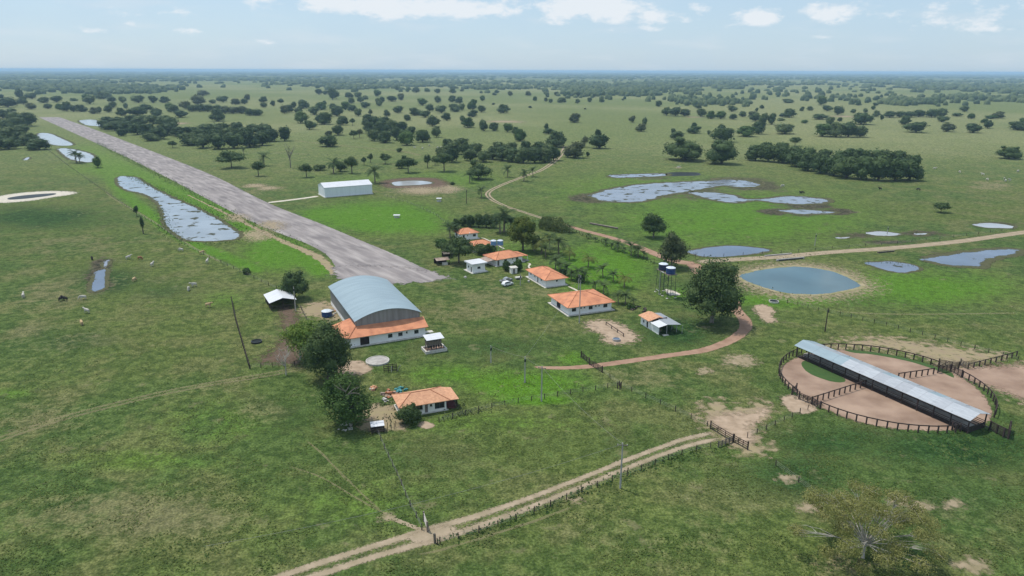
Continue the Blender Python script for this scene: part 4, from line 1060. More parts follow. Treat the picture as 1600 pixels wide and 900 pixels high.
def corral_barn():
    he, rise = 3.3, 1.1
    a, b = G(1241, 539.5, he), G(1516, 658, he); a.z = b.z = 0
    u = b - a; L = u.length; u /= L; v = Vector((-u.y, u.x, 0)); D = 7.2
    t = thing('feeding_barn', 'very long open-sided barn with pale tin gable roof across the round corral', 'barn', a, math.atan2(u.y, u.x))
    n = 16
    for k in range(n):
        x0, x1 = L * k / n + .012, L * (k + 1) / n - .012; dz = .015 * (k % 2)
        MB().sheet([(x0, 0, he + dz), (x1, 0, he + dz), (x1, D * .43, he + rise + dz), (x0, D * .43, he + rise + dz)], .05).build('roof_panel', 'zinc_blue' if k < 5 else 'zinc_light', t)
        MB().sheet([(x0, D * .43, he + rise + dz), (x1, D * .43, he + rise + dz), (x1, D, he + dz), (x0, D, he + dz)], .05).build('roof_panel', 'zinc_light' if k % 4 else 'zinc_blue', t)
    np_ = 12
    for k in range(np_ + 1):
        x = .5 + (L - 1) * k / np_
        for y in (.7, D - .7): MB().box(x - .11, x + .11, y - .11, y + .11, -.2, he + .15).build('post', 'timber_dark', t)
        beam(t, (x, .5, he + .1), (x, D * .43, he + rise - .15), .09, .16, 'timber_dark', 'rafter'); beam(t, (x, D - .5, he + .1), (x, D * .43, he + rise - .15), .09, .16, 'timber_dark', 'rafter')
        if k < np_:
            x2 = .5 + (L - 1) * (k + 1) / np_
            for y in (.7, D - .7):
                for z in (.45, .85, 1.25, 1.65): beam(t, (x, y, z), (x2, y, z), .06, .14, 'timber_dark', 'rail')  # rails darkened to carry the shade under the roof
    MB().box(1, L - 1, D / 2 - .9, D / 2 + .9, -.1, .75).build('feed_trough', 'concrete', t)
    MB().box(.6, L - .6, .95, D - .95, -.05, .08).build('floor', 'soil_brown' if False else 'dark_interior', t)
    for y0, y1 in ((.8, D - .8),): MB().box(L - .45, L - .4, y0, y1, .1, 1.5).build('end_boards', 'timber_dark', t)
    MB().box(L - .6, L + .9, 5.6, 5.72, .9, 1.1).build('hitch_rail', 'timber_grey', t)


corral_barn()

# ------------------------------------------------------------------ other fences and gates
WF = dict(h=1.3, r=.07, rails=(.45, .8, 1.15), m='timber_dark', wire=True, lean=.08)
fence('board_fence', 'dark timber fence of close rails dropping straight down beside the small paddock', px([(362, 470), (368, 500), (378, 535), (390, 576)]), 2.2, 1.5, .1, (.5, .95, 1.4), 'timber_dark', rail_r=.07)
fence('wire_fence', 'wire fence with short dark posts along the foot of the paddock', px([(390, 576), (430, 573), (478, 570)]), 3.0, **WF, seed=1)
fence('wire_fence', 'wire fence with thin posts following the lagoon and lush verge', px([(72, 232), (110, 262), (160, 297), (215, 335), (250, 355), (295, 387), (345, 411), (400, 437), (432, 452)]), 6, **WF, seed=2)
fence('wire_fence', 'row of dark posts running down from coop to the wooden gate frame', px([(590, 676), (600, 700), (612, 726), (624, 750), (637, 783), (650, 808), (659, 828)]), 3.6, **WF, seed=3)
fence('wire_fence', 'low wire fence along the grassy edge of the two-rut track', px([(684, 851), (760, 829), (840, 800), (920, 766), (1000, 736), (1060, 712), (1110, 699)]), 3.6, **WF, seed=4)
fence('wire_fence', 'wire fence with dark posts from the farmhouse porch to the corner post', px([(686, 660), (745, 643), (805, 630), (868, 620), (968, 603)]), 3.3, **WF, seed=5)
fence('wire_fence', 'wire fence with sparse posts from corner post down to the track gate', px([(940, 581), (968, 603), (1000, 618), (1060, 645), (1105, 666)]), 4.2, **WF, seed=6)
fence('wire_fence', 'wire fence climbing from the track gate towards the corral entrance', px([(1168, 684), (1195, 672), (1230, 656), (1262, 640)]), 3.3, **WF, seed=7)
fence('wire_fence', 'wire fence slanting across the pasture behind the corral', px([(1215, 470), (1300, 490), (1400, 513), (1500, 540), (1590, 563)]), 3.5, **WF, seed=8)
fence('wire_fence', 'wire fence dividing the palm garden from the road', px([(872, 352), (905, 365), (950, 381), (990, 395), (1022, 412)]), 3.0, **WF, seed=9)
fence('wire_fence', 'pale wire fence beside the road over the marsh pools', px([(1100, 402), (1220, 396), (1300, 389), (1400, 381), (1500, 370), (1600, 356)]), 9, **WF, seed=10)
fence('wire_fence', 'few leaning stakes in the dark pasture by the leaning dry tree', px([(1212, 728), (1270, 770), (1285, 782)]), 5, **WF, seed=11)
fence('wire_fence', 'long wire fence across the flat ground behind the white metal hangar', px([(330, 240), (420, 241), (520, 243), (600, 246)]), 9, **WF, seed=12)
fence('wire_fence', 'wire fence round the lush field in front of the white hangar', px([(600, 306), (640, 318), (680, 336), (700, 352)]), 5, **WF, seed=13)
fence('wire_fence', 'short wire fence with pale stakes by the earth heap at the hangar wall', px([(470, 482), (478, 498), (490, 515)]), 2.4, **WF, seed=14)
gate('field_gate', 'dark timber gate across the farm drive', G(921, 570), G(941, 582), 1.5, 'timber_dark', 5)
gate('field_gate', 'dark timber gate beside the drive gate, higher up the fence', G(908, 558), G(921, 569), 1.5, 'timber_dark', 5)
gate('field_gate', 'long dark gate of open bars at the end of the two-rut track', G(1110, 670), G(1145, 691), 1.6, 'timber_dark', 4)
gate('field_gate', 'second dark barred gate continuing over the bare earth by the track', G(1146, 691), G(1168, 703), 1.6, 'timber_dark', 4)
fence('plank_fence', 'short grey close plank fence running back from the track gate', px([(1122, 699), (1145, 690)]), 1.2, 1.4, .1, (.3, .6, .9, 1.2), 'timber_grey', rail_r=.06)
t = thing('corner_post', 'braced dark corner post cluster where wire fences meet', 'post', G(968, 607))
for x, y in ((-.5, 0), (.4, .2), (0, -.5)): beam(t, (x, y, -.2), (x, y, 1.7), .22, .22, 'timber_dark', 'post')
beam(t, (-.5, 0, 1.2), (.4, .2, 1.2), .1, .14, 'timber_dark', 'rail')
t = thing('field_gate', 'weathered grey timber gate standing open beside the dirt crossing', 'gate', G(668, 831))
d = G(665, 822) - G(668, 831); d = d.normalized() * 3.0
for f in (0, 1): beam(t, d * f - Vector((0, 0, .2)), d * f + Vector((0, 0, 2.0)), .26, .26, 'timber_grey', 'post')
for z in (.4, .8, 1.2, 1.7): beam(t, d * .03 + Vector((0, 0, z)), d * .97 + Vector((0, 0, z)), .09, .16, 'bark_pale', 'bar')
t = thing('gate_post', 'thick grey gate stump across the crossing from the open gate', 'post', G(680, 849)); beam(t, (0, 0, -.2), (-.1, .1, 1.8), .3, .3, 'timber_grey', 'post'); beam(t, (.8, -.1, -.2), (.8, -.1, 1.3), .16, .16, 'timber_dark', 'post')

# hitching rail on the sand yard
t = thing('hitching_rail', 'long low dark hitching rail on the sand yard', 'rail', G(947, 508)); d = G(974, 526) - G(947, 508)
for f in (0, .33, .66, 1): beam(t, d * f - Vector((0, 0, .2)), d * f + Vector((0, 0, 1.0)), .22, .22, 'timber_dark', 'post')
for f in (0, .33, .66): beam(t, d * f + Vector((0, 0, .95)), d * (f + .33) + Vector((0, 0, .95)), .16, .16, 'timber_dark', 'rail')


def trough(name, label, x, y, r, h, wall, inside, wm='water_dark'):
    t = thing(name, label, 'trough', G(x, y))
    MB().lathe([(r, -.1), (r, h), (r - .18, h), (r - .18, h - .2)], 24).build('rim', wall, t)
    MB().lathe([(r - .182, h - .24), (r - .182, h - .12)], 24).build('water', inside, t); return t


trough('water_trough', 'round dark cattle trough at the foot of the sand yard', 963, 532, 1.15, .6, 'concrete', 'water_blue')
trough('water_trough', 'round dark trough alone in the small paddock', 401, 535, 1.5, .5, 'steel_dark', 'water_dark')
trough('cistern', 'wide round pale concrete cistern beside the sand patch and hangar', 590, 565, 3.1, .45, 'concrete_pale', 'concrete')
trough('water_trough', 'low round ring trough in worn grass below the reservoir', 1209, 472, 1.6, .5, 'concrete_pale', 'water_dark')
t = thing('feed_trough', 'long grey feed trough out on the meadow beyond the road', 'trough', G(922, 350)); d = G(965, 358) - G(922, 350)
beam(t, Vector((0, 0, .45)), d + Vector((0, 0, .45)), 1.1, .5, 'timber_grey', 'bin')
for k in range(7): beam(t, d * (k / 6) - Vector((0, 0, .1)), d * (k / 6) + Vector((0, 0, .22)), .9, .25, 'timber_dark', 'leg')
t = thing('salt_trough', 'small white covered trough in the lush field', 'trough', G(620, 340))
MB().box(-1.3, 1.3, -.7, .7, .0, .6).build('bin', 'concrete_pale', t); MB().sheet([(-1.7, -1.1, 1.35), (1.7, -1.1, 1.35), (1.7, 1.1, 1.5), (-1.7, 1.1, 1.5)], .07).build('roof', 'zinc_white', t)
for x in (-1.2, 1.2): MB().box(x - .07, x + .07, -.07, .07, .6, 1.4).build('post', 'timber_grey', t)
t = thing('salt_trough', 'white covered trough beside the wire fence near the muddy water hole', 'trough', G(686, 315))
MB().box(-1.2, 1.2, -.8, .8, .0, 1.0).build('bin', 'concrete_pale', t); MB().sheet([(-1.5, -1.1, 1.95), (1.5, -1.1, 1.95), (1.5, 1.1, 2.1), (-1.5, 1.1, 2.1)], .07).build('roof', 'zinc_white', t)
for x in (-1.1, 1.1): MB().box(x - .07, x + .07, -.07, .07, 1.0, 2.0).build('post', 'timber_grey', t)


# tanks
def tank(parent, name, loc, r, h, m):
    o = MB().lathe([(r * .96, 0), (r, .12), (r, h * .3), (r * 1.02, h * .32), (r * 1.02, h * .36), (r, h * .38), (r, h * .68), (r * 1.02, h * .7), (r * 1.02, h * .74), (r, h * .76), (r, h)], 22).build(name, m, parent); o.location = loc
    ld = MB().lathe([(r * 1.04, h), (r * 1.04, h + .08), (r * .75, h + .3), (r * .22, h + .42), (r * .2, h + .52)], 22).build('lid', 'tank_lid', o); return o


t = thing('water_tower', 'tall twin water tower of thin steel legs carrying two dark tanks', 'water tower', G(1040, 461)); ax = (G(1048, 466) - G(1031, 456)); ax.z = 0; ax.normalize(); ay = Vector((-ax.y, ax.x, 0)); ph = 8.2
def TW(i, j, z): return ax * i + ay * j + Vector((0, 0, z))
for i0, m_ in ((-2.9, 'tank_navy'), (2.2, 'tank_blue')):
    for i in (-1.35, 1.35):
        for j in (-1.35, 1.35):
            beam(t, TW(i0 + i * 1.15, j * 1.15, -.2), TW(i0 + i, j, ph), .12, .12, 'steel_dark', 'leg')
            MB().box(-.35, .35, -.35, .35, -.05, .15).build('footing', 'concrete_pale', t).location = TW(i0 + i * 1.15, j * 1.15, 0)
    for z in (2.7, 5.4):
        for (p, q) in (((-1, -1), (1, -1)), ((1, -1), (1, 1)), ((1, 1), (-1, 1)), ((-1, 1), (-1, -1))):
            beam(t, TW(i0 + p[0] * 1.45, p[1] * 1.45, z), TW(i0 + q[0] * 1.45, q[1] * 1.45, z), .06, .06, 'steel_dark', 'tie')
            beam(t, TW(i0 + p[0] * 1.45, p[1] * 1.45, z - 2.6), TW(i0 + q[0] * 1.45, q[1] * 1.45, z), .04, .04, 'steel_dark', 'brace')
    pl = MB().box(-1.75, 1.75, -1.75, 1.75, ph, ph + .14).build('platform', 'timber_grey', t); pl.location = TW(i0, 0, 0); pl.rotation_euler = (0, 0, math.atan2(ax.y, ax.x))
    tank(t, 'tank', TW(i0, 0, ph + .14), 1.55, 2.0, m_)
beam(t, TW(-1.1, -1.5, ph + .07), TW(.4, -1.5, ph + .07), .5, .1, 'steel_pale', 'walkway')
MB().tube([TW(-1.2, -1.9, 0), TW(-1.2, -1.9, ph)], .11).build('riser_pipe', 'steel_pale', t)
MB().tube([TW(-1.2, -1.9, 1.2), TW(-4, -1.7, 1.2)], .08).build('pipe', 'steel_pale', t)
patch('concrete_scatter', 'soil_pale', px([(1040, 452), (1056, 456), (1062, 461), (1046, 460)]), .03, .5, .2, 71)
t = thing('tank_stand', 'low stand on pale posts with two light blue water tanks', 'tank stand', G(776, 396)); ph = 3.6
for k, (x, m_) in enumerate(((-1.3, 'tank_light_blue'), (1.5, 'tank_light_blue'))):
    tank(t, 'tank', (x, .4 * k, ph + .16), 1.25, 1.7, m_)
    for i in (-.8, .8):
        for j in (-.8, .8): MB().box(x + i - .12, x + i + .12, .4 * k + j - .12, .4 * k + j + .12, -.2, ph).build('post', 'concrete_pale', t)
MB().box(-2.6, 2.8, -1.2, 1.7, ph, ph + .16).build('platform', 'concrete', t)
t = thing('ground_tank', 'squat dark blue water tank on the ground beside the hangar', 'tank', G(511, 494)); tank(t, 'tank', (0, 0, 0), 1.6, 1.7, 'tank_blue')

# heaps beside the hangar and the farmhouse
def heap(name, label, x, y, n, r, mats, seed, cat='rubble'):
    rng = random.Random(seed); t = thing(name, label, cat, G(x, y))
    for k in range(n):
        a, d = rng.uniform(0, 6.3), r * math.sqrt(rng.random()); s = rng.uniform(.25, .7); z = max(0, (1 - d / r)) * .7
        w, l_, h_ = s, s * rng.uniform(.8, 2.6), s * rng.uniform(.3, .8)
        mb = MB().add([(sx * w * rng.uniform(.35, .55), sy * l_ * rng.uniform(.35, .55), -.1 + (h_ + .1) * sz * rng.uniform(.8, 1.1)) for sz in (0, 1) for sx, sy in ((-1, -1), (1, -1), (1, 1), (-1, 1))], [(0, 3, 2, 1), (4, 5, 6, 7), (0, 1, 5, 4), (1, 2, 6, 5), (2, 3, 7, 6), (3, 0, 4, 7)])
        o = mb.build('piece', rng.choice(mats), t); o.location = (d * math.cos(a), d * math.sin(a), z * rng.random()); o.rotation_euler = (rng.uniform(-.2, .2), rng.uniform(-.2, .2), rng.uniform(0, 3))
    return t


heap('rubble_heap', 'heap of pale broken building material beside the hangar wall', 520, 488, 26, 3.2, ['rubble', 'concrete_pale', 'timber_grey', 'tile_pale'], 1)
heap('rubble_heap', 'brown heap of bricks and timber behind the farmhouse', 608, 616, 26, 2.0, ['rubble', 'zinc_rust', 'tile_ridge'], 2)
heap('tarp_heap', 'crumpled teal tarpaulin heap behind the farmhouse roof', 627, 610, 14, 1.5, ['tarp_teal'], 3, 'tarp')
heap('debris', 'pale scraps lying in the dirt yard by the farmhouse', 602, 626, 7, .9, ['concrete_pale', 'zinc_white'], 4)
heap('debris', 'pale rubbish under the branches of the big farmyard tree', 585, 608, 8, .8, ['concrete_pale', 'tile_pale'], 5)
heap('rubble_heap', 'broken pale stones at the foot of the large leaning farmyard tree', 540, 668, 12, 1.6, ['concrete_pale', 'bark_pale'], 6)
heap('log_pile', 'dark heap of logs and prunings in the palm garden by the tin barn', 998, 483, 20, 3.0, ['timber_dark', 'bark_dark'], 7, 'logs')
heap('debris', 'small pale stones between the cars and the white bungalow', 826, 441, 4, .5, ['concrete_pale'], 8)
heap('debris', 'little grey slabs left in grass by the pump house', 727, 434, 4, .6, ['concrete'], 9)
t = thing('feeder_frame', 'dark timber cattle squeeze frame on lush grass by the cistern', 'frame', G(610, 580), .2)
for x in (-1.6, -.5, .6, 1.6):
    for y in (-.5, .6): beam(t, (x, y, -.2), (x, y, 1.8), .15, .15, 'timber_dark', 'post')
for y in (-.5, .6):
    for z in (.6, 1.1, 1.6): beam(t, (-1.6, y, z), (1.6, y, z), .08, .15, 'timber_dark', 'rail')
beam(t, (1.7, -.2, 0), (2.6, -1.0, 1.9), .14, .14, 'bark_pale', 'plank'); beam(t, (.2, -.7, 0), (.3, -.6, 1.6), .14, .14, 'bark_pale', 'plank')
t = thing('bridge', 'low concrete slab bridge carrying the road over a dark culvert', 'bridge', G(1218, 403)); dr = (G(1300, 394) - G(1220, 401)); dr.z = 0; dr.normalize(); t.rotation_euler = (0, 0, math.atan2(dr.y, dr.x))
MB().box(-4.5, 9, -4.2, -3.6, -.1, .75).build('parapet', 'concrete', t); MB().box(-3.5, 8, -4.4, -4.22, -.02, .45).build('culvert_mouth', 'pane_dark', t); MB().box(-4.5, 9, 3.6, 4.2, -.1, .5).build('parapet', 'concrete', t)
t = thing('bridge', 'small timber bridge edge with dark culvert farther along the road', 'bridge', G(1372, 391)); t.rotation_euler = (0, 0, math.atan2(dr.y, dr.x))
MB().box(-4, 5, -4.0, -3.5, -.1, .5).build('parapet', 'timber_grey', t); MB().box(-3.5, 4.5, -4.2, -4.02, -.02, .35).build('culvert_mouth', 'pane_dark', t)
ribbon('garden_path', 'soil_pale', px([(884, 446), (896, 451), (906, 457)]), 1.1, .03)
ribbon('garden_path', 'soil_pale', px([(818, 410), (828, 412), (826, 417), (832, 422)]), 1.0, .03)
ribbon('garden_path', 'soil_pale', px([(748, 371), (760, 374), (790, 390)]), .9, .03)


# ------------------------------------------------------------------ power poles and lines
def pole(label, x, y, yt, arm=True, m='pole_concrete', lamp=False):
    h = HT(x, y, yt); t = thing('utility_pole', label, 'pole', G(x, y), random.Random(x).uniform(-.4, .4))
    MB().tube([(0, 0, -.3), (0, 0, h)], [.19, .11], 8).build('shaft', m, t)
    if arm:
        MB().box(-.95, .95, -.06, .06, h - .55, h - .42).build('crossarm', 'timber_grey', t)
        for k in (-.85, 0, .85): MB().lathe([(.05, 0), (.09, .08), (.05, .2)], 8, (k, 0, h - .42)).build('insulator', 'concrete_pale', t)
    else: MB().box(-.16, .3, -.14, -.0, h - 1.4, h - .7).build('bracket', 'steel_dark', t)
    return G(x, y) + Vector((0, 0, h - .2))


P1 = pole('tall grey concrete power pole beside the two-rut track', 969, 763, 692)
P2 = pole('pale concrete power pole with crossarm at the fence of the lush paddock', 846, 627, 572)
P3 = pole('grey power pole with transformer standing inside the lush paddock', 820, 598, 557, False)
P4 = pole('thin pale pole in front of the long bungalow', 905, 505, 430, False)
P5 = pole('slim pole standing by the parked cars', 813, 446, 428, False)
P6 = pole('dark leaning pole in pasture between reservoir and corral', 1289, 518, 481, False, 'timber_dark')
P7 = pole('slim pale pole in grass before the hangar and hopper', 767, 567, 540, False)
P8 = pole('thin pole at the white-roofed cattle shelter', 462, 486, 448, False, 'bark_pale')
P9 = pole('thin far pole standing beside the road by the marsh', 1273, 384, 365, False)
P10 = pole('slim pole among palms behind the middle bungalow', 904, 452, 429, False)
P11 = pole('thin dark pole beyond the wire fence near the muddy water hole', 729, 318, 296, False, 'timber_dark')
P12 = pole('small pale pole at the roadside by the spreading bush', 1386, 366, 354, False)


def wire(label, a, b, sag):
    pts = [a.lerp(b, k / 16) - Vector((0, 0, sag * 4 * (k / 16) * (1 - k / 16))) for k in range(17)]
    tag(MB().tube(pts, .022, 4).build('power_line', 'pole_wire'), label, 'cable')


Poff = G(330, 930) + Vector((0, 0, 8.5))
wire('thin power line stretched along the two-rut track from the tall pole', P1, Poff, 1.6)
wire('thin power line between the tall track pole and the paddock pole', P1, P2, .9)
wire('thin power line joining the two poles of the lush paddock', P2, P3, .3)
wire('thin power line from the transformer pole towards the hangar pole', P3, P7, .3)
wire('thin power line from the transformer pole to the bungalow pole', P3, P4, .8)


# ------------------------------------------------------------------ cars
def car(label, x, y, rz, paint, pickup):
    t = thing('parked_car', label, 'car', G(x, y), rz, 'cars parked in the yard'); wy = .86
    if pickup: prof = [(-2.6, .55), (-2.62, .95), (-2.5, 1.05), (-1.0, 1.06), (-.85, 1.1), (-.55, 1.72), (.55, 1.75), (1.15, 1.12), (2.35, .98), (2.58, .8), (2.6, .5), (2.3, .38), (-2.3, .4)]
    else: prof = [(-2.2, .5), (-2.25, .95), (-2.05, 1.25), (-1.75, 1.62), (-1.1, 1.72), (.3, 1.7), (1.0, 1.1), (1.95, .95), (2.2, .75), (2.2, .45), (1.9, .35), (-1.9, .37)]
    n = len(prof); vs = []
    for s in (-1, 1):
        for px_, z in prof: vs.append((px_, s * (wy if z < 1.2 else wy * .8), z))
    MB().add(vs, [tuple(range(n)), tuple(range(2 * n - 1, n - 1, -1))] + [(i, n + i, n + (i + 1) % n, (i + 1) % n) for i in range(n)]).build('body', paint, t)
    cx0, cx1 = (-.62, .62) if pickup else (-1.7, .45)
    for s in (-1, 1):
        y0, y1 = s * (wy + .006), s * (wy * .8 + .012)
        MB().add([(cx0 - .1, y0, 1.16), (cx1 + .3, y0, 1.16), (cx1 - .05, y1, 1.6), (cx0 + .1, y1, 1.6)], [(0, 1, 2, 3) if s < 0 else (3, 2, 1, 0)]).build('side_window', 'pane_dark', t)
        for wx in ((-1.65, 1.6) if pickup else (-1.35, 1.4)):
            w = MB().tube([(wx, s * (wy - .2), .36), (wx, s * (wy + .03), .36)], .36, 14).build('wheel', 'rubber', t)
            MB().tube([(wx, s * (wy + .031), .36), (wx, s * (wy + .045), .36)], .2, 12).build('rim', 'rim', w)
        MB().box(prof[0][0] - .03, prof[0][0] + .02, s * .68 - .1, s * .68 + .1, .75, .95).build('tail_light', 'lamp_red', t)
        MB().box(2.16 if not pickup else 2.56, 2.24 if not pickup else 2.63, s * .62 - .16, s * .62 + .16, .66, .8).build('headlight', 'lamp_clear', t)
    a = (.62, 1.73, 1.14, 1.16) if pickup else (.37, 1.68, .98, 1.16)
    MB().add([(a[0], -.64, a[1]), (a[0], .64, a[1]), (a[2], .78, a[3]), (a[2], -.78, a[3])], [(0, 3, 2, 1)]).build('windscreen', 'pane_dark', t).location = (.03, 0, .02)
    if pickup: MB().box(-2.5, -1.05, -.72, .72, 1.061, 1.075).build('cargo_bed', 'steel_dark', t)


d = G(800, 441) - G(784, 445); rzc = math.atan2(d.y, d.x)
car('white car parked in front of the silver pickup on the lawn', 793, 446, rzc, 'car_white', False)
car('silver pickup parked behind the white car on the lawn', 791, 440.5, rzc, 'car_silver', True)
t = thing('trailer', 'small pale utility trailer standing on the lawn beside the cars', 'trailer', G(810, 436), .4)
MB().box(-1.2, 1.2, -.7, .7, .45, .85).build('tray', 'concrete_pale', t); MB().tube([(1.2, 0, .5), (2.3, 0, .45)], .05).build('drawbar', 'steel_dark', t)
for s in (-1, 1): MB().tube([(0, s * .72, .3), (0, s * .9, .3)], .3, 12).build('wheel', 'rubber', t)
#@@PART3@@
# ------------------------------------------------------------------ vegetation
def leaf_quads(rng, C, Nrm, size, asp=.65):
    """numpy quads centred on C, normals about Nrm, random turn"""
    n = len(C); Nn = Nrm / (np.linalg.norm(Nrm, axis=1, keepdims=True) + 1e-9)
    r = rng.normal(size=(n, 3)); a = np.cross(Nn, r); a /= np.linalg.norm(a, axis=1, keepdims=True) + 1e-9; b = np.cross(Nn, a)
    s = (size * rng.uniform(.6, 1.3, n))[:, None]
    V = np.stack([C - a * s - b * s * asp * .3, C - b * s * asp + a * s * .1, C + a * s + b * s * .1, C + b * s * asp], 1)
    return V.reshape(-1, 3)


def icos(sub=1):
    t = (1 + 5 ** .5) / 2
    V = [Vector(v).normalized() for v in ((-1, t, 0), (1, t, 0), (-1, -t, 0), (1, -t, 0), (0, -1, t), (0, 1, t), (0, -1, -t), (0, 1, -t), (t, 0, -1), (t, 0, 1), (-t, 0, -1), (-t, 0, 1))]
    Fc = [(0, 11, 5), (0, 5, 1), (0, 1, 7), (0, 7, 10), (0, 10, 11), (1, 5, 9), (5, 11, 4), (11, 10, 2), (10, 7, 6), (7, 1, 8), (3, 9, 4), (3, 4, 2), (3, 2, 6), (3, 6, 8), (3, 8, 9), (4, 9, 5), (2, 4, 11), (6, 2, 10), (8, 6, 7), (9, 8, 1)]
    for _ in range(sub):
        mid = {}; F2 = []
        def m(a, b):
            k = (min(a, b), max(a, b))
            if k not in mid: mid[k] = len(V); V.append(((V[a] + V[b]) / 2).normalized())
            return mid[k]
        for a, b, c in Fc: x, y, z = m(a, b), m(b, c), m(c, a); F2 += [(a, x, z), (b, y, x), (c, z, y), (x, y, z)]
        Fc = F2
    return np.array([tuple(v) for v in V]), np.array(Fc)


ICO1, ICO1F = icos(1)


def crown_mesh(name, seed, lobes, nleaf, lsize, mat, core=.72, fill=.25, up=.25):
    """leaf faces spread through lobes (cx,cy,cz,rx,ry,rz); small opaque cores give the crown its depth"""
    rng = np.random.default_rng(seed); L = np.array(lobes, float)
    w = (L[:, 3] * L[:, 4] + L[:, 4] * L[:, 5] + L[:, 3] * L[:, 5]); k = rng.choice(len(L), nleaf, p=w / w.sum())
    d = rng.normal(size=(nleaf, 3)); d /= np.linalg.norm(d, axis=1, keepdims=True)
    rad = np.where(rng.random(nleaf) < fill, rng.uniform(.4, .9, nleaf), rng.uniform(.86, 1.12, nleaf))
    # lumpy surface: twigs push some directions out
    lump = 1 + .16 * np.sin(d[:, 0] * 5 + k * 1.7) * np.sin(d[:, 1] * 5 + k) + .12 * np.sin(d[:, 2] * 7 + k * .6)
    C = L[k, :3] + d * L[k, 3:] * (rad * lump)[:, None]
    keep = C[:, 2] > .05; C, d = C[keep], d[keep]
    N = d * .9 + rng.normal(size=d.shape) * .55 + np.array([0, 0, up])
    V = leaf_quads(rng, C, N, lsize); Q = np.arange(len(V)).reshape(-1, 4)
    vs, fs = [V], [Q]; off = len(V)
    tri_v, tri_f = [], []
    if core:
        for (cx, cy, cz, rx, ry, rz) in lobes:
            P = ICO1 * np.array([rx, ry, rz]) * core * (1 + rng.uniform(-.16, .12, (len(ICO1), 1))) + np.array([cx, cy, cz]); P[:, 2] = np.maximum(P[:, 2], .02)
            tri_v.append(P); tri_f.append(ICO1F + off); off += len(P)
    me = bpy.data.meshes.new(name); AV = np.concatenate(vs + tri_v); T = np.concatenate(tri_f) if tri_f else np.zeros((0, 3), int)
    me.vertices.add(len(AV)); me.vertices.foreach_set('co', AV.astype(np.float32).ravel())
    lp = np.concatenate([Q.ravel(), T.ravel()]); tot = np.concatenate([np.full(len(Q), 4), np.full(len(T), 3)])
    me.loops.add(len(lp)); me.loops.foreach_set('vertex_index', lp.astype(np.int32)); me.polygons.add(len(tot))
    me.polygons.foreach_set('loop_start', np.concatenate([[0], np.cumsum(tot)[:-1]]).astype(np.int32)); me.polygons.foreach_set('loop_total', tot.astype(np.int32))
    me.update(calc_edges=True); me.materials.append(MT[mat]); return me


def bent(a, b, rng, k=4, bow=.12):
    a, b = Vector(a), Vector(b); L = (b - a).length; o = Vector((rng.uniform(-1, 1), rng.uniform(-1, 1), rng.uniform(0, 1))) * L * bow
    return [a.lerp(b, i / k) + o * math.sin(math.pi * i / k) for i in range(k + 1)]


def trunk_mesh(name, seed, lobes, r, th, mat, limbs=7, twigs=0, lean=(0, 0)):
    rng = random.Random(seed); mb = MB(); top = Vector((lean[0], lean[1], th))
    mb.tube([(0, 0, -.3), (lean[0] * .2, lean[1] * .2, .5), Vector(top) * .6, top], [r * 1.5, r * 1.1, r * .95, r * .8], 8)
    ls = sorted(lobes, key=lambda l: -l[3] * l[4])[:limbs]
    for l in ls:
        e = Vector(l[:3]); p = bent(top * rng.uniform(.75, 1), e, rng)
        mb.tube(p, [r * .55, r * .45, r * .34, r * .24, r * .13], 6)
        for _ in range(twigs):
            d = Vector((rng.gauss(0, 1), rng.gauss(0, 1), rng.gauss(.3, .8))).normalized(); q = e + Vector((d.x * l[3], d.y * l[4], d.z * l[5])) * rng.uniform(.8, 1.05)
            mb.tube(bent(p[rng.choice((2, 3, 4))], q, rng, 3), [r * .2, r * .14, r * .09, r * .04], 4)
    return mb.mesh(name, mat)


def dome_lobes(seed, n=9, flat=.55, base=0.0):
    """lobes of a unit crown: 1 wide (radius .5), 1 high"""
    rng = random.Random(seed); out = []
    for k in range(n):
        a = 2 * math.pi * (k + rng.random() * .6) / n; d = rng.uniform(.12, .34) if k % 3 else rng.uniform(0, .12)
        r = rng.uniform(.17, .25); z = base + (1 - base) * rng.uniform(.28, .5) if d > .22 else base + (1 - base) * rng.uniform(.55, .72)
        out.append((d * math.cos(a), d * math.sin(a), z, r * 1.1, r * 1.1, r * rng.uniform(.9, 1.3) * (1 - base)))
    for _ in range(rng.randint(0, 3)):
        a, d, r = rng.uniform(0, 6.28), rng.uniform(.1, .3), rng.uniform(.10, .15); out.append((d * math.cos(a), d * math.sin(a), base + (1 - base) * rng.uniform(.72, .92), r, r, r * 1.1))
    out.append((0, 0, base + (1 - base) * .42, .34, .34, (1 - base) * .40)); return out


PROTO = []
for s in range(9):                            # bushy trees whose crowns reach the ground, unit size
    lb = dome_lobes(s + 10, 8 + s % 4, base=0.0)
    PROTO.append((crown_mesh('crown', s, lb, 1500, .045, 'leaf_dark', .8), trunk_mesh('trunk', s, lb, .03, .3, 'bark_dark', 4)))
UMB = []
for s in range(4):                            # trees with a clear stem under the crown
    lb = dome_lobes(s + 40, 8, base=.38)
    UMB.append((crown_mesh('crown', s + 40, lb, 1500, .045, 'leaf_dark', .74), trunk_mesh('trunk', s, lb, .035, .42, 'bark_grey', 5)))
TREE_N = [0]


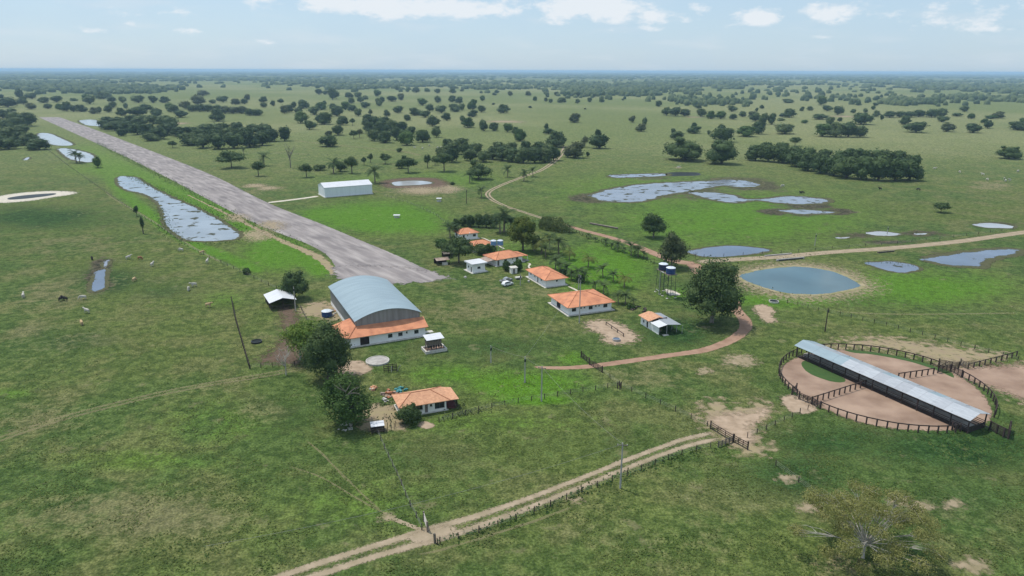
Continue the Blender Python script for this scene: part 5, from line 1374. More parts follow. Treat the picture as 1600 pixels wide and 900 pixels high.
def small_tree(x, y, w, h, label, group, name='bushy_tree', stem=False, mat=None, cat='tree', protos=None):
    m = mpp(x, y); k = TREE_N[0]; TREE_N[0] += 1; rng = random.Random(k * 7 + 1)
    ph = HT(x, y, y - h); ww = w * m * 1.0
    pr = (protos or (UMB if stem else PROTO)); cm, tm = pr[k % len(pr)]
    p = G(x, y); d = Vector((p.x, p.y, 0)).normalized(); p = p + d * ww * .33       # the row seen is the near foot of the crown
    ph = ph * (1 + .33 * ww / math.hypot(p.x, p.y)) if not stem else ph
    t = thing(name, label, cat, p, rng.uniform(0, 6.28), group); sc = (ww * rng.uniform(.95, 1.1), ww * rng.uniform(.85, 1.05), max(ph * 1.18, .4))
    c = ob('crown', cm, t, scale=sc); ob('trunk', tm, t, scale=sc)
    if mat:
        c.material_slots[0].link = 'OBJECT'; c.material_slots[0].material = MT[mat]
    return t


OPEN = [
 (32,154,12,13),(37,163,14,12),(13,168,26,14),(50,155,16,9),(69,161,18,9),(89,160,19,9),(141,163,18,12),(135,158,14,10),(49,171,15,9),(75,170,13,7),(93,172,13,9),(105,174,15,13),(115,175,12,10),(127,175,17,10),(148,178,16,9),(156,177,8,9),(170,176,14,11),(177,169,13,9),(190,181,16,11),(192,161,14,9),(162,155,24,10),(175,160,14,8),(197,170,8,8),(2,154,8,6),(115,158,12,4),(18,175,14,5),
 (215,181,28,12),(227,174,20,10),(245,184,21,13),(283,184,24,10),(272,176,18,11),(265,172,14,10),(341,190,26,17),(240,161,14,10),(217,161,20,11),(258,161,16,9),(291,171,18,12),(310,164,24,14),(333,162,14,6),(349,160,17,9),(368,164,16,9),(387,157,10,9),(382,163,13,8),(317,150,20,8),(300,175,18,10),(312,175,18,11),(325,175,18,10),(340,174,16,9),(352,178,18,11),(365,178,18,10),(378,178,18,11),(390,181,18,10),(399,181,16,9),
 (412,168,13,7),(412,160,14,8),(427,166,9,8),(439,161,10,6),(445,178,16,12),(452,176,16,11),(459,169,10,9),(468,176,14,9),(474,170,18,12),(472,163,10,7),(491,180,19,12),(502,172,20,11),(507,163,8,5),(527,182,24,15),(521,173,14,10),(540,172,18,12),(550,174,18,9),(520,156,20,16),(498,148,14,8),(508,148,10,6),(549,162,12,9),(545,153,14,8),(560,153,14,8),(563,160,11,8),(571,156,10,6),(570,169,17,9),(560,182,16,11),(579,178,8,7),(589,151,14,10),(592,166,14,12),(597,160,10,8),(470,193,24,17),(507,195,30,18),(484,203,20,13),(536,196,20,13),(528,212,24,14),(515,230,32,16),(514,213,14,8),(404,181,16,9),
 (636,189,13,9),(665,184,20,10),(648,181,20,12),(622,177,20,10),(604,182,12,10),(690,177,20,11),(710,175,22,12),(722,173,12,10),(672,174,16,10),(660,165,18,10),(684,161,13,10),(707,160,14,10),(718,162,14,10),(739,172,18,16),(752,176,16,10),(739,183,18,10),(754,158,10,8),(771,164,6,3),(787,177,22,12),(698,189,16,11),(676,198,22,15),(731,200,24,14),(723,191,12,9),(755,205,18,16),(772,205,18,12),(793,207,16,13),(682,215,18,16),(636,228,30,20),(660,223,28,18),(650,145,14,8),(667,144,10,6),(684,146,11,7),(707,146,12,7),(722,143,8,4),(772,149,8,4),(776,146,8,5),(637,144,8,5),(620,141,10,5),(627,157,14,10),(612,159,20,8),(797,150,10,7),(624,238,12,6),
 (812,221,24,18),(806,210,14,10),(857,210,20,8),(854,204,8,10),(870,231,38,22),(899,248,34,24),(918,245,7,7),(937,233,36,20),(934,218,14,14),(898,192,21,14),(988,192,11,10),(1002,206,18,11),(1007,197,10,12),(878,161,16,8),(860,161,9,6),(853,159,8,6),(836,158,8,7),(902,162,9,7),(921,160,9,7),(940,160,9,6),(973,157,5,3),(828,169,7,3),(914,171,5,2),(825,150,10,7),(855,152,8,5),(869,150,10,6),(886,151,12,7),(902,152,14,7),(928,152,14,6),
 (1029,167,12,9),(1041,181,16,12),(1055,182,20,13),(1070,182,18,10),(1095,183,18,12),(1110,186,18,11),(1126,186,20,11),(1091,170,14,6),(1143,175,16,9),(1145,187,14,8),(1160,183,12,8),(1175,185,16,10),(1180,190,18,12),(1193,195,16,16),(1182,175,6,6),(1190,170,8,6),(1057,218,24,11),(1052,212,10,10),(1085,209,22,11),(1084,203,11,10),(1107,211,6,7),(1130,223,43,20),(1127,210,16,14),(1166,214,30,15),(1185,210,24,18),
 (1205,195,14,16),(1226,210,36,14),(1233,184,22,12),(1222,183,10,5),(1220,189,14,4),(1253,174,7,7),(1265,173,11,6),(1283,165,16,14),(1292,174,18,8),(1280,187,24,8),(1309,180,16,13),(1257,193,12,5),(1312,190,8,6),(1231,161,20,6),(1345,195,34,17),(1333,177,9,6),(1352,176,8,6),(1364,172,8,6),(1369,183,11,9),(1377,188,6,8),(1390,184,22,9),(1285,214,30,18),(1306,215,30,20),(1325,215,30,21),(1343,215,28,16),(1297,196,16,12),(1341,165,10,5),(1367,166,8,5),
 (1414,195,17,12),(1431,208,35,15),(1479,206,21,12),(1520,208,24,13),(1543,201,14,12),(1538,193,9,7),(1590,204,26,13),(1471,191,17,9),(1517,186,12,8),(1560,185,18,10),(1548,186,18,5),(1507,175,14,9),(1495,182,16,5),(1470,183,22,12),(1455,184,18,12),(1435,183,20,10),(1420,184,20,9),(1405,184,14,9),(1462,165,6,5),(1598,193,10,8)]
AREA = [(300, 'past the far end of the runway'), (560, 'behind the white metal hangar'), (800, 'behind the muddy water hole'), (1025, 'on open plain behind the marsh'), (1196, 'behind the dome-shaped trees'), (1700, 'behind the long marsh grove')]
OPEN.sort(key=lambda e: -e[1])
for x, y, w, h in OPEN:
    m = mpp(x, y); q = G(x, y); near = min((G(a, b) - q).length for a, b, c, d in OPEN if (a, b) != (x, y))
    size = 'little' if w * m < 9 else 'middling' if w * m < 15 else 'broad' if w * m < 21 else 'very wide'
    habit = 'upright' if h > .85 * w else 'low' if h < .5 * w else 'rounded'
    lab = f"{size} {habit} dark tree {'standing apart' if near > 45 else 'crowded by others'} {next(l for lim, l in AREA if x < lim)}"
    small_tree(x, y, w, h, lab, mat=(None, None, 'leaf_olive', None, 'leaf_deep', 'leaf_mid', None)[int(x * 7 + y * 3) % 7], group=lab.split(' dark ', 1)[0] + ' trees ' + lab.split(' tree ', 1)[1])
for x, y, w, h, lab in [(1070, 253, 62, 30, 'broad dome-shaped dark tree beside the marsh pools'), (1127, 258, 51, 31, 'tall rounded dark tree between the broad dome tree and the long grove'), (1576, 249, 30, 17, 'solitary round bush out on the open right-hand plain')]:
    small_tree(x, y, w, h, lab, None, protos=[(crown_mesh('crown', x, dome_lobes(x, 14), 5000, .026, 'leaf_deep', .82), PROTO[0][1])])


def grove(label, group, pts, seed, mat='leaf_dark'):
    ws = sorted(p[2] * mpp(*p[:2]) for p in pts); lo, hi = ws[len(ws) // 3], ws[2 * len(ws) // 3]
    for k, (x, y, w, h) in enumerate(pts):
        s = w * mpp(x, y); size = 'smaller' if s < lo else 'middling' if s < hi else 'larger'; hab = 'tall' if h > .66 * w else 'low'
        small_tree(x, y, w, h, f'{size} {hab} {label}', f'{size} {hab} {group}', 'grove_tree', mat=mat)


grove('dark tree crowded into the grove left of the runway', 'trees of the grove left of the runway', [(5,185,22,12),(22,190,22,14),(43,198,28,20),(28,201,26,16),(8,206,26,18),(34,212,26,15),(14,217,26,16),(4,226,24,16),(30,222,22,14),(46,223,24,14),(14,234,30,16),(62,235,32,16),(-12,236,30,18),(38,228,24,12),(-14,215,30,20)], 1)
grove('dark tree crowded into the nearer grove beside the runway pools', 'trees of the grove right of the runway', [(170,194,22,10),(188,195,24,11),(205,194,24,12),(222,196,26,14),(240,194,26,12),(258,196,26,14),(268,204,28,18),(165,203,22,14),(180,205,24,14),(198,208,26,16),(215,211,28,18),(232,215,30,18),(250,218,30,18),(262,212,28,18),(280,214,24,14),(190,213,16,10),(236,221,26,12)], 2)
grove('dark tree crowded into the long grove behind the spreading pasture trees', 'trees of the long grove by the pasture', [(300,212,28,12),(320,210,30,14),(345,208,32,14),(370,208,32,14),(395,210,30,14),(415,214,30,18),(425,222,28,18),(445,221,24,20),(295,228,32,18),(318,232,32,20),(342,234,34,22),(366,233,34,22),(390,231,34,22),(410,228,30,20),(335,222,30,18),(360,220,30,18),(385,220,30,18),(308,220,28,16)], 3)
grove('dark tree of the compact grove on the plain behind the white hangar', 'trees of the compact central grove', [(575,192,20,12),(585,200,24,16),(600,198,22,14),(578,209,24,16),(595,210,26,18),(612,205,26,16),(628,206,24,14),(585,221,24,16),(602,224,28,18),(620,220,28,20),(642,214,20,14),(572,200,16,14)], 4)
grove('dark tree in the grove by the sandy track past the water hole', 'trees of the grove by the sandy track', [(700,236,28,16),(712,242,30,20),(730,246,28,18),(722,232,26,14),(745,240,26,14),(690,250,26,18),(706,255,28,20),(735,252,26,16),(755,254,24,16),(770,250,28,18),(785,252,28,20),(800,254,30,20),(818,256,32,22),(835,256,32,22),(852,255,30,22),(865,252,24,20),(780,238,26,14),(800,238,26,14),(822,240,28,16),(842,240,28,16),(856,242,24,16)], 5)
grove('dark tree massed in the long grove beside the marsh', 'trees of the long grove beside the marsh', [(1180,252,32,22),(1200,254,34,24),(1222,256,34,24),(1196,243,30,18),(1218,244,30,18),(1244,262,32,22),(1262,268,34,24),(1240,250,32,18),(1262,254,34,20),(1282,272,34,24),(1302,276,36,26),(1285,256,34,20),(1322,280,38,30),(1345,282,40,32),(1318,260,34,22),(1345,262,38,24),(1372,284,42,34),(1398,284,40,32),(1420,283,34,28),(1375,262,40,24),(1402,262,38,24),(1424,268,28,22),(1330,246,22,12)], 6, 'leaf_deep')

# the far woods: past counting, out to the horizon
def far_woods():
    rng = np.random.default_rng(5); V, T = [], []; off = 0
    bx = [0, 30, 120, 200, 280, 300, 400, 560, 700, 800, 860, 940, 1045, 1060, 1165, 1180, 1280, 1400, 1480, 1600]
    by = [137, 141, 143, 148, 146, 134, 137, 141, 139, 140, 147, 153, 155, 164, 164, 156, 158, 166, 160, 160]
    pts = []
    while len(pts) < 9000:
        x = rng.uniform(-180, 1780); y = 112.2 + (rng.random() ** 1.15) * 55
        lim = np.interp(x, bx, by) + 5 * mnoise.noise(Vector((x * .012, 5, 1))) + 3 * mnoise.noise(Vector((x * .05, 2, 1))) + rng.exponential(1.6) - 1
        if y > lim: continue
        if 1370 < x and 144 < y < 150 and rng.random() < .8: continue
        if x < 200 and 126 < y < 128.5 and rng.random() < .6: continue
        p = G(x, y)
        q = mnoise.noise(Vector((p.x * .0011, p.y * .0006, 3))) + .5 * mnoise.noise(Vector((p.x * .004, p.y * .002, 8)))
        if q < .02 and rng.random() < (.93 if y > 118 else .6): continue
        if rng.random() < .12 * (y < 140): continue
        pts.append((x, y, p))
    for x, y, p in pts:
        m = mpp(x, y); w = m * rng.uniform(4.5, 10) * (1 if y > 122 else 1.8); h = min(rng.uniform(8, 16), max(6, w * .9)); w = max(w, 8)
        n = 7; a = np.linspace(0, 2 * math.pi, n, endpoint=False) + rng.uniform(0, 1)
        rings = []
        for f, z in ((1, 0), (1.04, .45), (.62, .9)):
            r = w / 2 * f * rng.uniform(.75, 1.15, n); rings.append(np.stack([p.x + r * np.cos(a), p.y + r * np.sin(a) * .9, h * z * rng.uniform(.8, 1.15, n)], 1))
        P = np.concatenate(rings + [np.array([[p.x, p.y, h * rng.uniform(.95, 1.1)]])]); V.append(P)
        for r in range(2):
            for i in range(n): j = (i + 1) % n; T += [(off + r * n + i, off + r * n + j, off + (r + 1) * n + j), (off + r * n + i, off + (r + 1) * n + j, off + (r + 1) * n + i)]
        for i in range(n): T.append((off + 2 * n + i, off + 2 * n + (i + 1) % n, off + 3 * n))
        off += len(P)
    me = np_mesh('far_woodland', np.concatenate(V), np.array(T), 'far_leaf')
    tag(ob('far_woodland', me), 'hazy dark green woodland reaching to the horizon', 'woodland', kind='stuff')


far_woods()


# single larger trees nearer by
def big_tree(name, label, x, y, w, yt, leaf, bark, seed, n=7000, ls=.3, base=.3, lob=12, core=.68, twigs=0, fill=.3, flat=1.0, lean=(0, 0), r=None, cat='tree', group=None, lobes=None, limbs=9):
    h = HT(x, y, yt); wd = w * mpp(x, y); t = thing(name, label, cat, G(x, y), random.Random(seed).uniform(0, 6.28), group)
    lb = [(a * wd + lean[0] * c, b * wd + lean[1] * c, c * h, d * wd, e * wd, f * h * flat) for a, b, c, d, e, f in (lobes or dome_lobes(seed, lob, base=base))]
    ob('crown', crown_mesh('crown', seed, lb, n, ls, leaf, core, fill), t)
    ob('trunk', trunk_mesh('trunk', seed, lb, r or h * .028, max(h * (base + .06), h * .2), bark, limbs, twigs, lean), t); return t


big_tree('shade_tree', 'great spreading dark tree beside the bend of the farm drive', 1112, 504, 92, 408, 'leaf_deep', 'bark_grey', 101, 16000, .34, .10, 22, .64, 2)
big_tree('shade_tree', 'tall loose tree behind the twin water tower', 1049, 418, 48, 365, 'leaf_olive', 'bark_grey', 102, 5000, .34, .12, 12, .55, 2)
big_tree('shade_tree', 'round solitary tree on the meadow beyond the road', 1021, 371, 42, 333, 'leaf_deep', 'bark_grey', 103, 4500, .34, .12, 12, .74)
big_tree('shade_tree', 'large leaning tree with bare pale branches left of the farmhouse', 541, 662, 82, 583, 'leaf_mid', 'bark_pale', 104, 11000, .24, .06, 17, .5, 4)
big_tree('shade_tree', 'dense dark tree in front of the hangar annex', 514, 592, 74, 502, 'leaf_deep', 'bark_dark', 105, 13000, .26, .04, 18, .62, 2)
big_tree('shade_tree', 'light yellow-green tree beside the dense dark tree by the annex', 470, 562, 70, 506, 'leaf_lime', 'bark_pale', 106, 5200, .24, .35, 10, .3, 4, .5)
big_tree('shade_tree', 'low dark tree behind the white-roofed cattle shelter', 461, 467, 44, 426, 'leaf_deep', 'bark_dark', 107, 5000, .28, .1, 11, .7, 1)
big_tree('fruit_tree', 'large yellow-green mango tree among the palms by the bungalows', 817, 392, 47, 339, 'leaf_mango', 'bark_dark', 108, 6500, .36, .2, 16, .72)
big_tree('fruit_tree', 'wide dark umbrella tree by the small orange-roofed house', 717, 411, 50, 369, 'leaf_deep', 'bark_dark', 109, 6000, .34, .3, 13, .72)
big_tree('shrub', 'dark round shrub against the farmhouse front', 641, 661, 38, 632, 'leaf_deep', 'bark_dark', 110, 4500, .2, .02, 9, .76, cat='bush')
def dry_lobes():
    rng = random.Random(77); out = []
    for k in range(46):
        a = k * 2.4; d = .47 * math.sqrt((k + .5) / 46) * rng.uniform(.85, 1.1); r = rng.uniform(.055, .095)
        top = .90 - 2.0 * d * d; z = rng.uniform(max(.22, top - .34), top); out.append((d * math.cos(a), d * math.sin(a), z, r, r, r * .75))
    return out


big_tree('dry_tree', 'sparse yellowing tree with tangled grey limbs in the foreground pasture', 1348, 872, 182, 748, 'leaf_dry', 'bark_pale', 111, 34000, .125, .04, 0, 0, 8, .6, r=.2, lobes=dry_lobes(), limbs=30)
for k, (x, y, w, yt, lab) in enumerate([(791, 423, 16, 408, 'dark shrub beside the outhouse on its left'), (810, 423, 18, 405, 'taller dark shrub between the outhouse and porch'), (752, 397, 30, 380, 'dense hedge shrub before the half hidden house'), (768, 396, 22, 380, 'dark bush under the light blue tanks'),
                                        (700, 398, 34, 376, 'low bush beside the wide dark umbrella tree'), (690, 385, 26, 372, 'pale loose bush left of the small farthest house'), (385, 428, 14, 419, 'small bush on the fence by the lush verge'), (153, 262, 16, 244, 'dark bushy palm scrub at the end of milky pool'), (880, 431, 16, 420, 'low bush under the palms behind the middle bungalow'), (906, 441, 18, 429, 'dense bush between palms at the end of the middle bungalow'), (838, 384, 20, 368, 'bush under the palms beside the mango tree'), (985, 482, 14, 475, 'small bush beside the dark log pile')]):
    big_tree('shrub', lab, x, y, w, yt, 'leaf_mid' if k % 2 else 'leaf_deep', 'bark_dark', 120 + k, 1600, .3, .02, 7, .74, cat='bush')
for k, (x, y, w, yt) in enumerate([(724, 353, 16, 337), (735, 354, 18, 334), (748, 355, 20, 332), (760, 355, 20, 333), (771, 356, 18, 335), (713, 356, 14, 340)]):
    big_tree('garden_tree', 'dark conical garden tree in the row behind the farthest house', x, y, w, yt, 'leaf_deep', 'bark_dark', 140 + k, 1500, .32, .02, 8, .76, group='row of garden trees behind the farthest house')
PAST = [(362, 262, 47, 236, 'wide two-crowned spreading tree beside the runway verge', 1), (404, 275, 20, 251, 'dark oval tree on thin stem near the spreading two-crowned tree', 1), (479, 277, 21, 254, 'dark round-headed tree standing left of the white hangar', 1), (550, 271, 23, 243, 'taller twin-headed tree behind the white hangar', 1),
        (500, 266, 25, 257, 'low wide bush left behind the white hangar', 0), (532, 268, 24, 251, 'spiky dark bush beside palm behind the white hangar', 0), (602, 256, 20, 240, 'small round tree in pasture near the water hole', 1), (569, 258, 9, 245, 'slender little tree behind the white hangar roof', 1), (579, 254, 10, 240, 'thin stemmed round tree behind the white hangar roof', 1),
        (638, 270, 32, 244, 'arching tree on bent stem beside the water hole', 1), (627, 263, 22, 247, 'dark bush pressed against the arching tree', 0), (668, 262, 13, 242, 'narrow upright tree between the water hole and the grove', 1), (680, 258, 11, 245, 'pale small tree beside the narrow upright tree', 1), (694, 268, 34, 236, 'big dark tree with short trunk before the sandy track grove', 1),
        (748, 280, 43, 250, 'wide hemispherical tree standing alone before the sandy track grove', 0), (1470, 332, 25, 317, 'flat-topped little tree alone on the right-hand meadow', 1), (270, 231, 15, 220, 'small round tree on the verge between the runway groves', 1), (553, 217, 14, 203, 'thin round-topped tree in front of the compact grove', 1), (562, 215, 12, 201, 'sparse pale tree by the compact grove', 1),
        (914, 230, 14, 213, 'sparse pale-topped tree by the sandy track', 1), (1242, 228, 22, 214, 'flat-crowned tree rising above the long grove', 1), (214, 338, 8, 322, 'small slim tree by the lagoon fence', 1), (224, 365, 6, 338, 'thin sapling on the pasture below the lagoon', 1), (707, 289, 8, 284, 'little bush on the bank of the muddy water hole', 0), (551, 196, 9, 184, 'small lollipop tree on the plain behind the hangar', 1)]
for k, (x, y, w, yt, lab, st) in enumerate(PAST):
    big_tree('pasture_tree', lab, x, y, w, yt, 'leaf_olive' if 'pale' in lab else 'leaf_deep', 'bark_dark', 160 + k, 1800, .02 * w * mpp(x, y) + .12, .34 if st else .02, 9, .72 if 'sparse' not in lab else .4)
heapm = MT['leaf_dark']


# bare dead tree
def dead_tree(label, x, y, yt, w, seed, m='bark_pale', cat='tree', n=9):
    h = HT(x, y, yt); wd = w * mpp(x, y); rng = random.Random(seed); t = thing('dead_tree', label, cat, G(x, y))
    tr = MB(); tr.tube([(0, 0, -.2), (.1, 0, h * .3), (0, .1, h * .45)], [h * .022, h * .016, h * .013], 6); tr.build('trunk', m, t)
    br = MB()
    for k in range(n):
        a = 6.28 * k / n + rng.random(); s = Vector((0, 0, h * rng.uniform(.25, .45))); e = Vector((math.cos(a) * wd * rng.uniform(.25, .5), math.sin(a) * wd * rng.uniform(.25, .5), h * rng.uniform(.6, 1))); p = bent(s, e, rng)
        br.tube(p, [h * .010, h * .008, h * .006, h * .004, h * .002], 4)
        for _ in range(5):
            q = p[rng.choice((1, 2, 3))]; br.tube(bent(q, q + Vector((rng.gauss(0, 1), rng.gauss(0, 1), rng.uniform(.3, 1.4))) * wd * .16, rng, 3), [h * .005, h * .004, h * .003, h * .001], 3)
    br.build('branch', m, t)


dead_tree('tall leafless pale tree on the pasture behind the runway groves', 454, 262, 222, 20, 1, 'bark_grey')
dead_tree('broken bare white-limbed tree by the brown yard', 447, 586, 541, 30, 2, 'bark_pale')
dead_tree('small bare bush at the edge of the roadside pond', 1086, 405, 391, 10, 3, 'bark_dark')


# palms
def palm_meshes(seed, nf, droop, mat):
    """unit palm 1 high: stem to .62, crown of drooping fronds with separate leaflets"""
    rng = random.Random(seed); th = .52; fr = MB()
    for k in range(nf):
        a = 2 * math.pi * k / nf + rng.uniform(-.2, .2); el = rng.uniform(-.35, 1.25); ln = rng.uniform(.44, .54); pts = []
        p = Vector((0, 0, th)); e = el
        for i in range(7):
            pts.append(p.copy()); p = p + Vector((math.cos(a) * math.cos(e), math.sin(a) * math.cos(e), math.sin(e))) * ln / 6; e -= droop * (.55 + .14 * i) / 6
        sd = Vector((-math.sin(a), math.cos(a), 0))
        for i in range(1, 7):
            for s in (-1, 1):
                for f in (0, .5):
                    b = pts[i - 1].lerp(pts[i], f); d = (pts[i] - pts[i - 1]).normalized(); l_ = .12 * math.sin(math.pi * (i + f) / 7.4) + .02
                    tip = b + sd * s * l_ * .85 + d * l_ * .6 - Vector((0, 0, l_ * .3)); w = d * .015
                    fr.add([b - w, b + w, tip + w * .4, tip - w * .4], [(0, 1, 2, 3) if s > 0 else (3, 2, 1, 0)])
        fr.tube(pts, [.008, .007, .006, .005, .004, .003, .002], 3, False)
    lean = rng.uniform(-.06, .06)
    st = MB().tube([(-lean, 0, -.02), (-lean * .6, 0, .2), (-lean * .2, 0, .32), (0, 0, th + .01)], [.036, .026, .024, .03], 7)
    return fr.mesh('fronds', mat), st.mesh('stem', 'bark_palm')


PALM = [palm_meshes(s, 14 + s % 3, 1.5 + .2 * (s % 3), 'palm_green') for s in range(4)] + [palm_meshes(s + 9, 12, 1.7, 'palm_yellow') for s in range(2)]


def palm(x, y, hpx, label, group, kind=None, sq=1.0):
    k = TREE_N[0]; TREE_N[0] += 1; h = HT(x, y, y - hpx) * 1.2; sq *= 1.1; f, s = PALM[kind if kind is not None else k % 4]
    t = thing('palm_tree', label, 'palm', G(x, y), k * 1.3, group); ob('fronds', f, t, scale=(h * sq, h * sq, h)); ob('stem', s, t, scale=(h, h, h)); return t


GP = 'palms planted in the garden by the bungalows'
for x, y, h, k in [(845, 396, 32, 4), (872, 397, 34, 1), (890, 406, 22, 4), (920, 418, 26, 4), (868, 421, 24, 2), (876, 428, 22, 3), (885, 430, 20, 0), (893, 437, 18, 1), (903, 439, 24, 2), (913, 441, 20, 3), (941, 433, 22, 0), (958, 440, 20, 1), (975, 449, 26, 5), (930, 454, 18, 2), (943, 460, 22, 3), (965, 474, 20, 0), (977, 475, 22, 1), (990, 478, 14, 2), (834, 392, 22, 5), (858, 388, 26, 0), (852, 402, 22, 3)]:
    sz = 'tall' if h > 25 else 'middling' if h > 20 else 'short'; cl = 'yellowing' if k > 3 else 'green'; sp = 'farther bungalows' if y < 412 else 'middle bungalow' if y < 445 else 'long bungalow'
    palm(x, y, h, f'{sz} {cl} coconut palm in the garden beside the {sp}', f'{sz} {cl} palms beside the {sp}', k, 1.0)
for x, y, h in [(919, 373, 10), (946, 384, 12), (956, 389, 11), (965, 392, 18), (986, 399, 24), (997, 402, 20), (1006, 404, 12), (890, 363, 14), (930, 378, 8), (975, 395, 10)]:
    palm(x, y, h, 'young palm in the row along the road fence', 'young palms along the road fence', None, 1.1)
for x, y, h, lab, k in [(788, 363, 42, 'tallest palm of the garden, dark fronds behind the mango tree', 1), (781, 364, 32, 'shaggy palm beside the tallest garden palm', 2), (798, 366, 30, 'palm with drooping fronds next to the mango tree', 0), (703, 372, 26, 'grey-green palm at the wall of the small farthest house', 3), (713, 372, 22, 'short palm beside the grey-green palm', 1),
                        (413, 259, 22, 'single palm standing by the pasture fence beyond the runway', 0), (522, 271, 26, 'palm with slender stem behind the white hangar', 1), (586, 286, 30, 'ragged palm at the right end of the white hangar', 2), (381, 241, 12, 'far little palm in front of the long grove', 3), (793, 277, 20, 'palm on open ground in front of the sandy track grove', 0),
                        (819, 283, 20, 'palm alone beside the pasture track', 1), (752, 309, 20, 'palm at the fork of the pasture track', 2), (734, 286, 20, 'palm leaning on the wide hemispherical tree', 3), (832, 276, 16, 'thin palm near the pasture track bend', 0), (119, 254, 22, 'tall thin palm standing in the milky pool', 1), (125, 255, 18, 'shorter thin palm standing in the milky pool', 2)]:
    palm(x, y, h, lab, None, k, .9)

# cane stand
def cane():
    rng = np.random.default_rng(9); C = []
    for x0, y0, x1, y1, n in ((842, 356, 888, 364, 900), (846, 350, 880, 356, 600)):
        for _ in range(n):
            f = rng.random(); p = G(x0 + (x1 - x0) * f, y0 + (y1 - y0) * f + rng.uniform(-2, 3)); C.append((p.x, p.y, rng.uniform(.4, 4.2)))
    C = np.array(C); N = rng.normal(size=C.shape) * [1, 1, .25]; V = leaf_quads(rng, C, N, .9, .3)
    me = np_mesh('cane_stand', V, np.arange(len(V)).reshape(-1, 4), 'cane')
    tag(ob('cane_stand', me), 'thick pale stand of cane beside the road behind the mango tree', 'cane', kind='stuff')


cane()



# bare pale limbs standing out of the leaning farmyard tree
tt = next(o for o in COL.objects if o.get('label', '').startswith('large leaning tree')); rr = random.Random(4); lm = MB()
inv = tt.rotation_euler.z
for a_, b_ in (((540, 612), (522, 601)), ((540, 612), (530, 598)), ((540, 612), (548, 596)), ((545, 615), (561, 604)), ((545, 615), (532, 628)), ((545, 615), (565, 618))):
    c_ = G(541, 662); f_ = c_.y * .985
    def at_(p): d = ray(*p); t_ = (c_.y - 3.2) / d[1]; return Matrix.Rotation(-inv, 3, 'Z') @ (Vector((d[0] * t_, d[1] * t_, CAMH + d[2] * t_)) - c_)
    lm.tube([Vector((0, 0, 4.0))] + bent(at_(a_), at_(b_), rr), [.1, .1, .085, .07, .05, .02], 5)
lm.build('bare_limb', 'bark_grey', tt)


# rank weeds along fences, verges and shores
def weeds(label, lines, per_m, spread, hgt, mat, seed, size=.35):
    rng = np.random.default_rng(seed); C = []
    for pts in lines:
        P = px(pts)
        for a, b in zip(P[:-1], P[1:]):
            n = int((b - a).length * per_m); t = rng.random(n)
            q = np.stack([a.x + (b.x - a.x) * t, a.y + (b.y - a.y) * t], 1) + rng.normal(size=(n, 2)) * spread; C.append(np.c_[q, rng.random(n) * hgt * rng.random(n)])
    C = np.concatenate(C); N = rng.normal(size=C.shape) * [1, 1, .5]
    V = leaf_quads(rng, C, N, size, .5); V[:, 2] = np.maximum(V[:, 2], -.02)
    tag(ob('weeds', np_mesh('weeds', V, np.arange(len(V)).reshape(-1, 4), mat)), label, 'weeds', kind='stuff')


weeds('rank weeds along the fence below the two-rut track', [[(690, 848), (760, 828), (840, 799), (920, 765), (1000, 735), (1100, 701)]], 8, .8, .6, 'leaf_mid', 1)
weeds('rough weeds along the runway shoulders and lagoon shore', [[(150, 222), (260, 280), (380, 344), (480, 386)], [(378, 376), (330, 381), (285, 381), (255, 356), (246, 325)], [(200, 274), (262, 301), (340, 336), (384, 362)]], 4, 2.0, .45, 'leaf_mid', 2, .4)
weeds('shaggy undergrowth along the road fence of the palm garden', [[(872, 353), (905, 366), (950, 382), (990, 396), (1022, 413)]], 6, .9, .7, 'leaf_mid', 3, .3)
weeds('weeds round the farmhouse fence and dirt yard', [[(686, 658), (720, 648), (760, 640)], [(602, 652), (618, 662)], [(590, 636), (612, 628), (620, 640)], [(700, 640), (718, 634), (722, 645)]], 11, .9, .7, 'leaf_olive', 4, .3)
weeds('reeds and weeds round the reservoir and roadside pools', [[(1160, 440), (1210, 458), (1250, 464), (1300, 462)], [(1110, 407), (1200, 402), (1300, 397)], [(1360, 408), (1440, 416)], [(1170, 421), (1210, 414)]], 2.5, 1.6, .5, 'leaf_olive', 5, .3)


def grass_tufts():
    rng = np.random.default_rng(21); n = 70000
    u, v = rng.uniform(-60, 1660, n), 470 + 470 * rng.random(n) ** .9
    D = np.stack([(u - 800) / F, -(v - 450) / F, -np.ones(n)], 1) @ RN.T; t = -CAMH / D[:, 2]; C = D * t[:, None]; C[:, 2] = 0
    k = np.array([mnoise.noise(Vector((c[0] * .09, c[1] * .09, 2))) + .7 * mnoise.noise(Vector((c[0] * .35, c[1] * .35, 6))) for c in C]); C = C[k > .02]
    bad = (np.hypot(C[:, 0] - CC.x, C[:, 1] - CC.y) < CR)
    for e in EXCL:
        if e[0] == 'line':
            for p in e[1][::2]: bad |= (np.hypot(C[:, 0] - p[0], C[:, 1] - p[1]) < e[2])
        else:
            ins = np.zeros(len(C), bool)
            for (x0, y0), (x1, y1) in zip(e, e[1:] + e[:1]):
                if y0 != y1: ins ^= ((y0 > C[:, 1]) != (y1 > C[:, 1])) & (C[:, 0] < (x1 - x0) * (C[:, 1] - y0) / (y1 - y0) + x0)
            bad |= ins
    C = C[~bad]
    C[:, 2] = rng.uniform(.02, .12, len(C)); N = rng.normal(size=C.shape) * [1, 1, .6] + [0, 0, 1.1]
    V = leaf_quads(rng, C, N, .20, .6); V[:, 2] = np.maximum(V[:, 2], .0)
    tag(ob('grass_tufts', np_mesh('grass_tufts', V, np.arange(len(V)).reshape(-1, 4), 'grass_blade')), 'short green tufts of grass strewn over the near pasture', 'grass', kind='stuff')


grass_tufts()


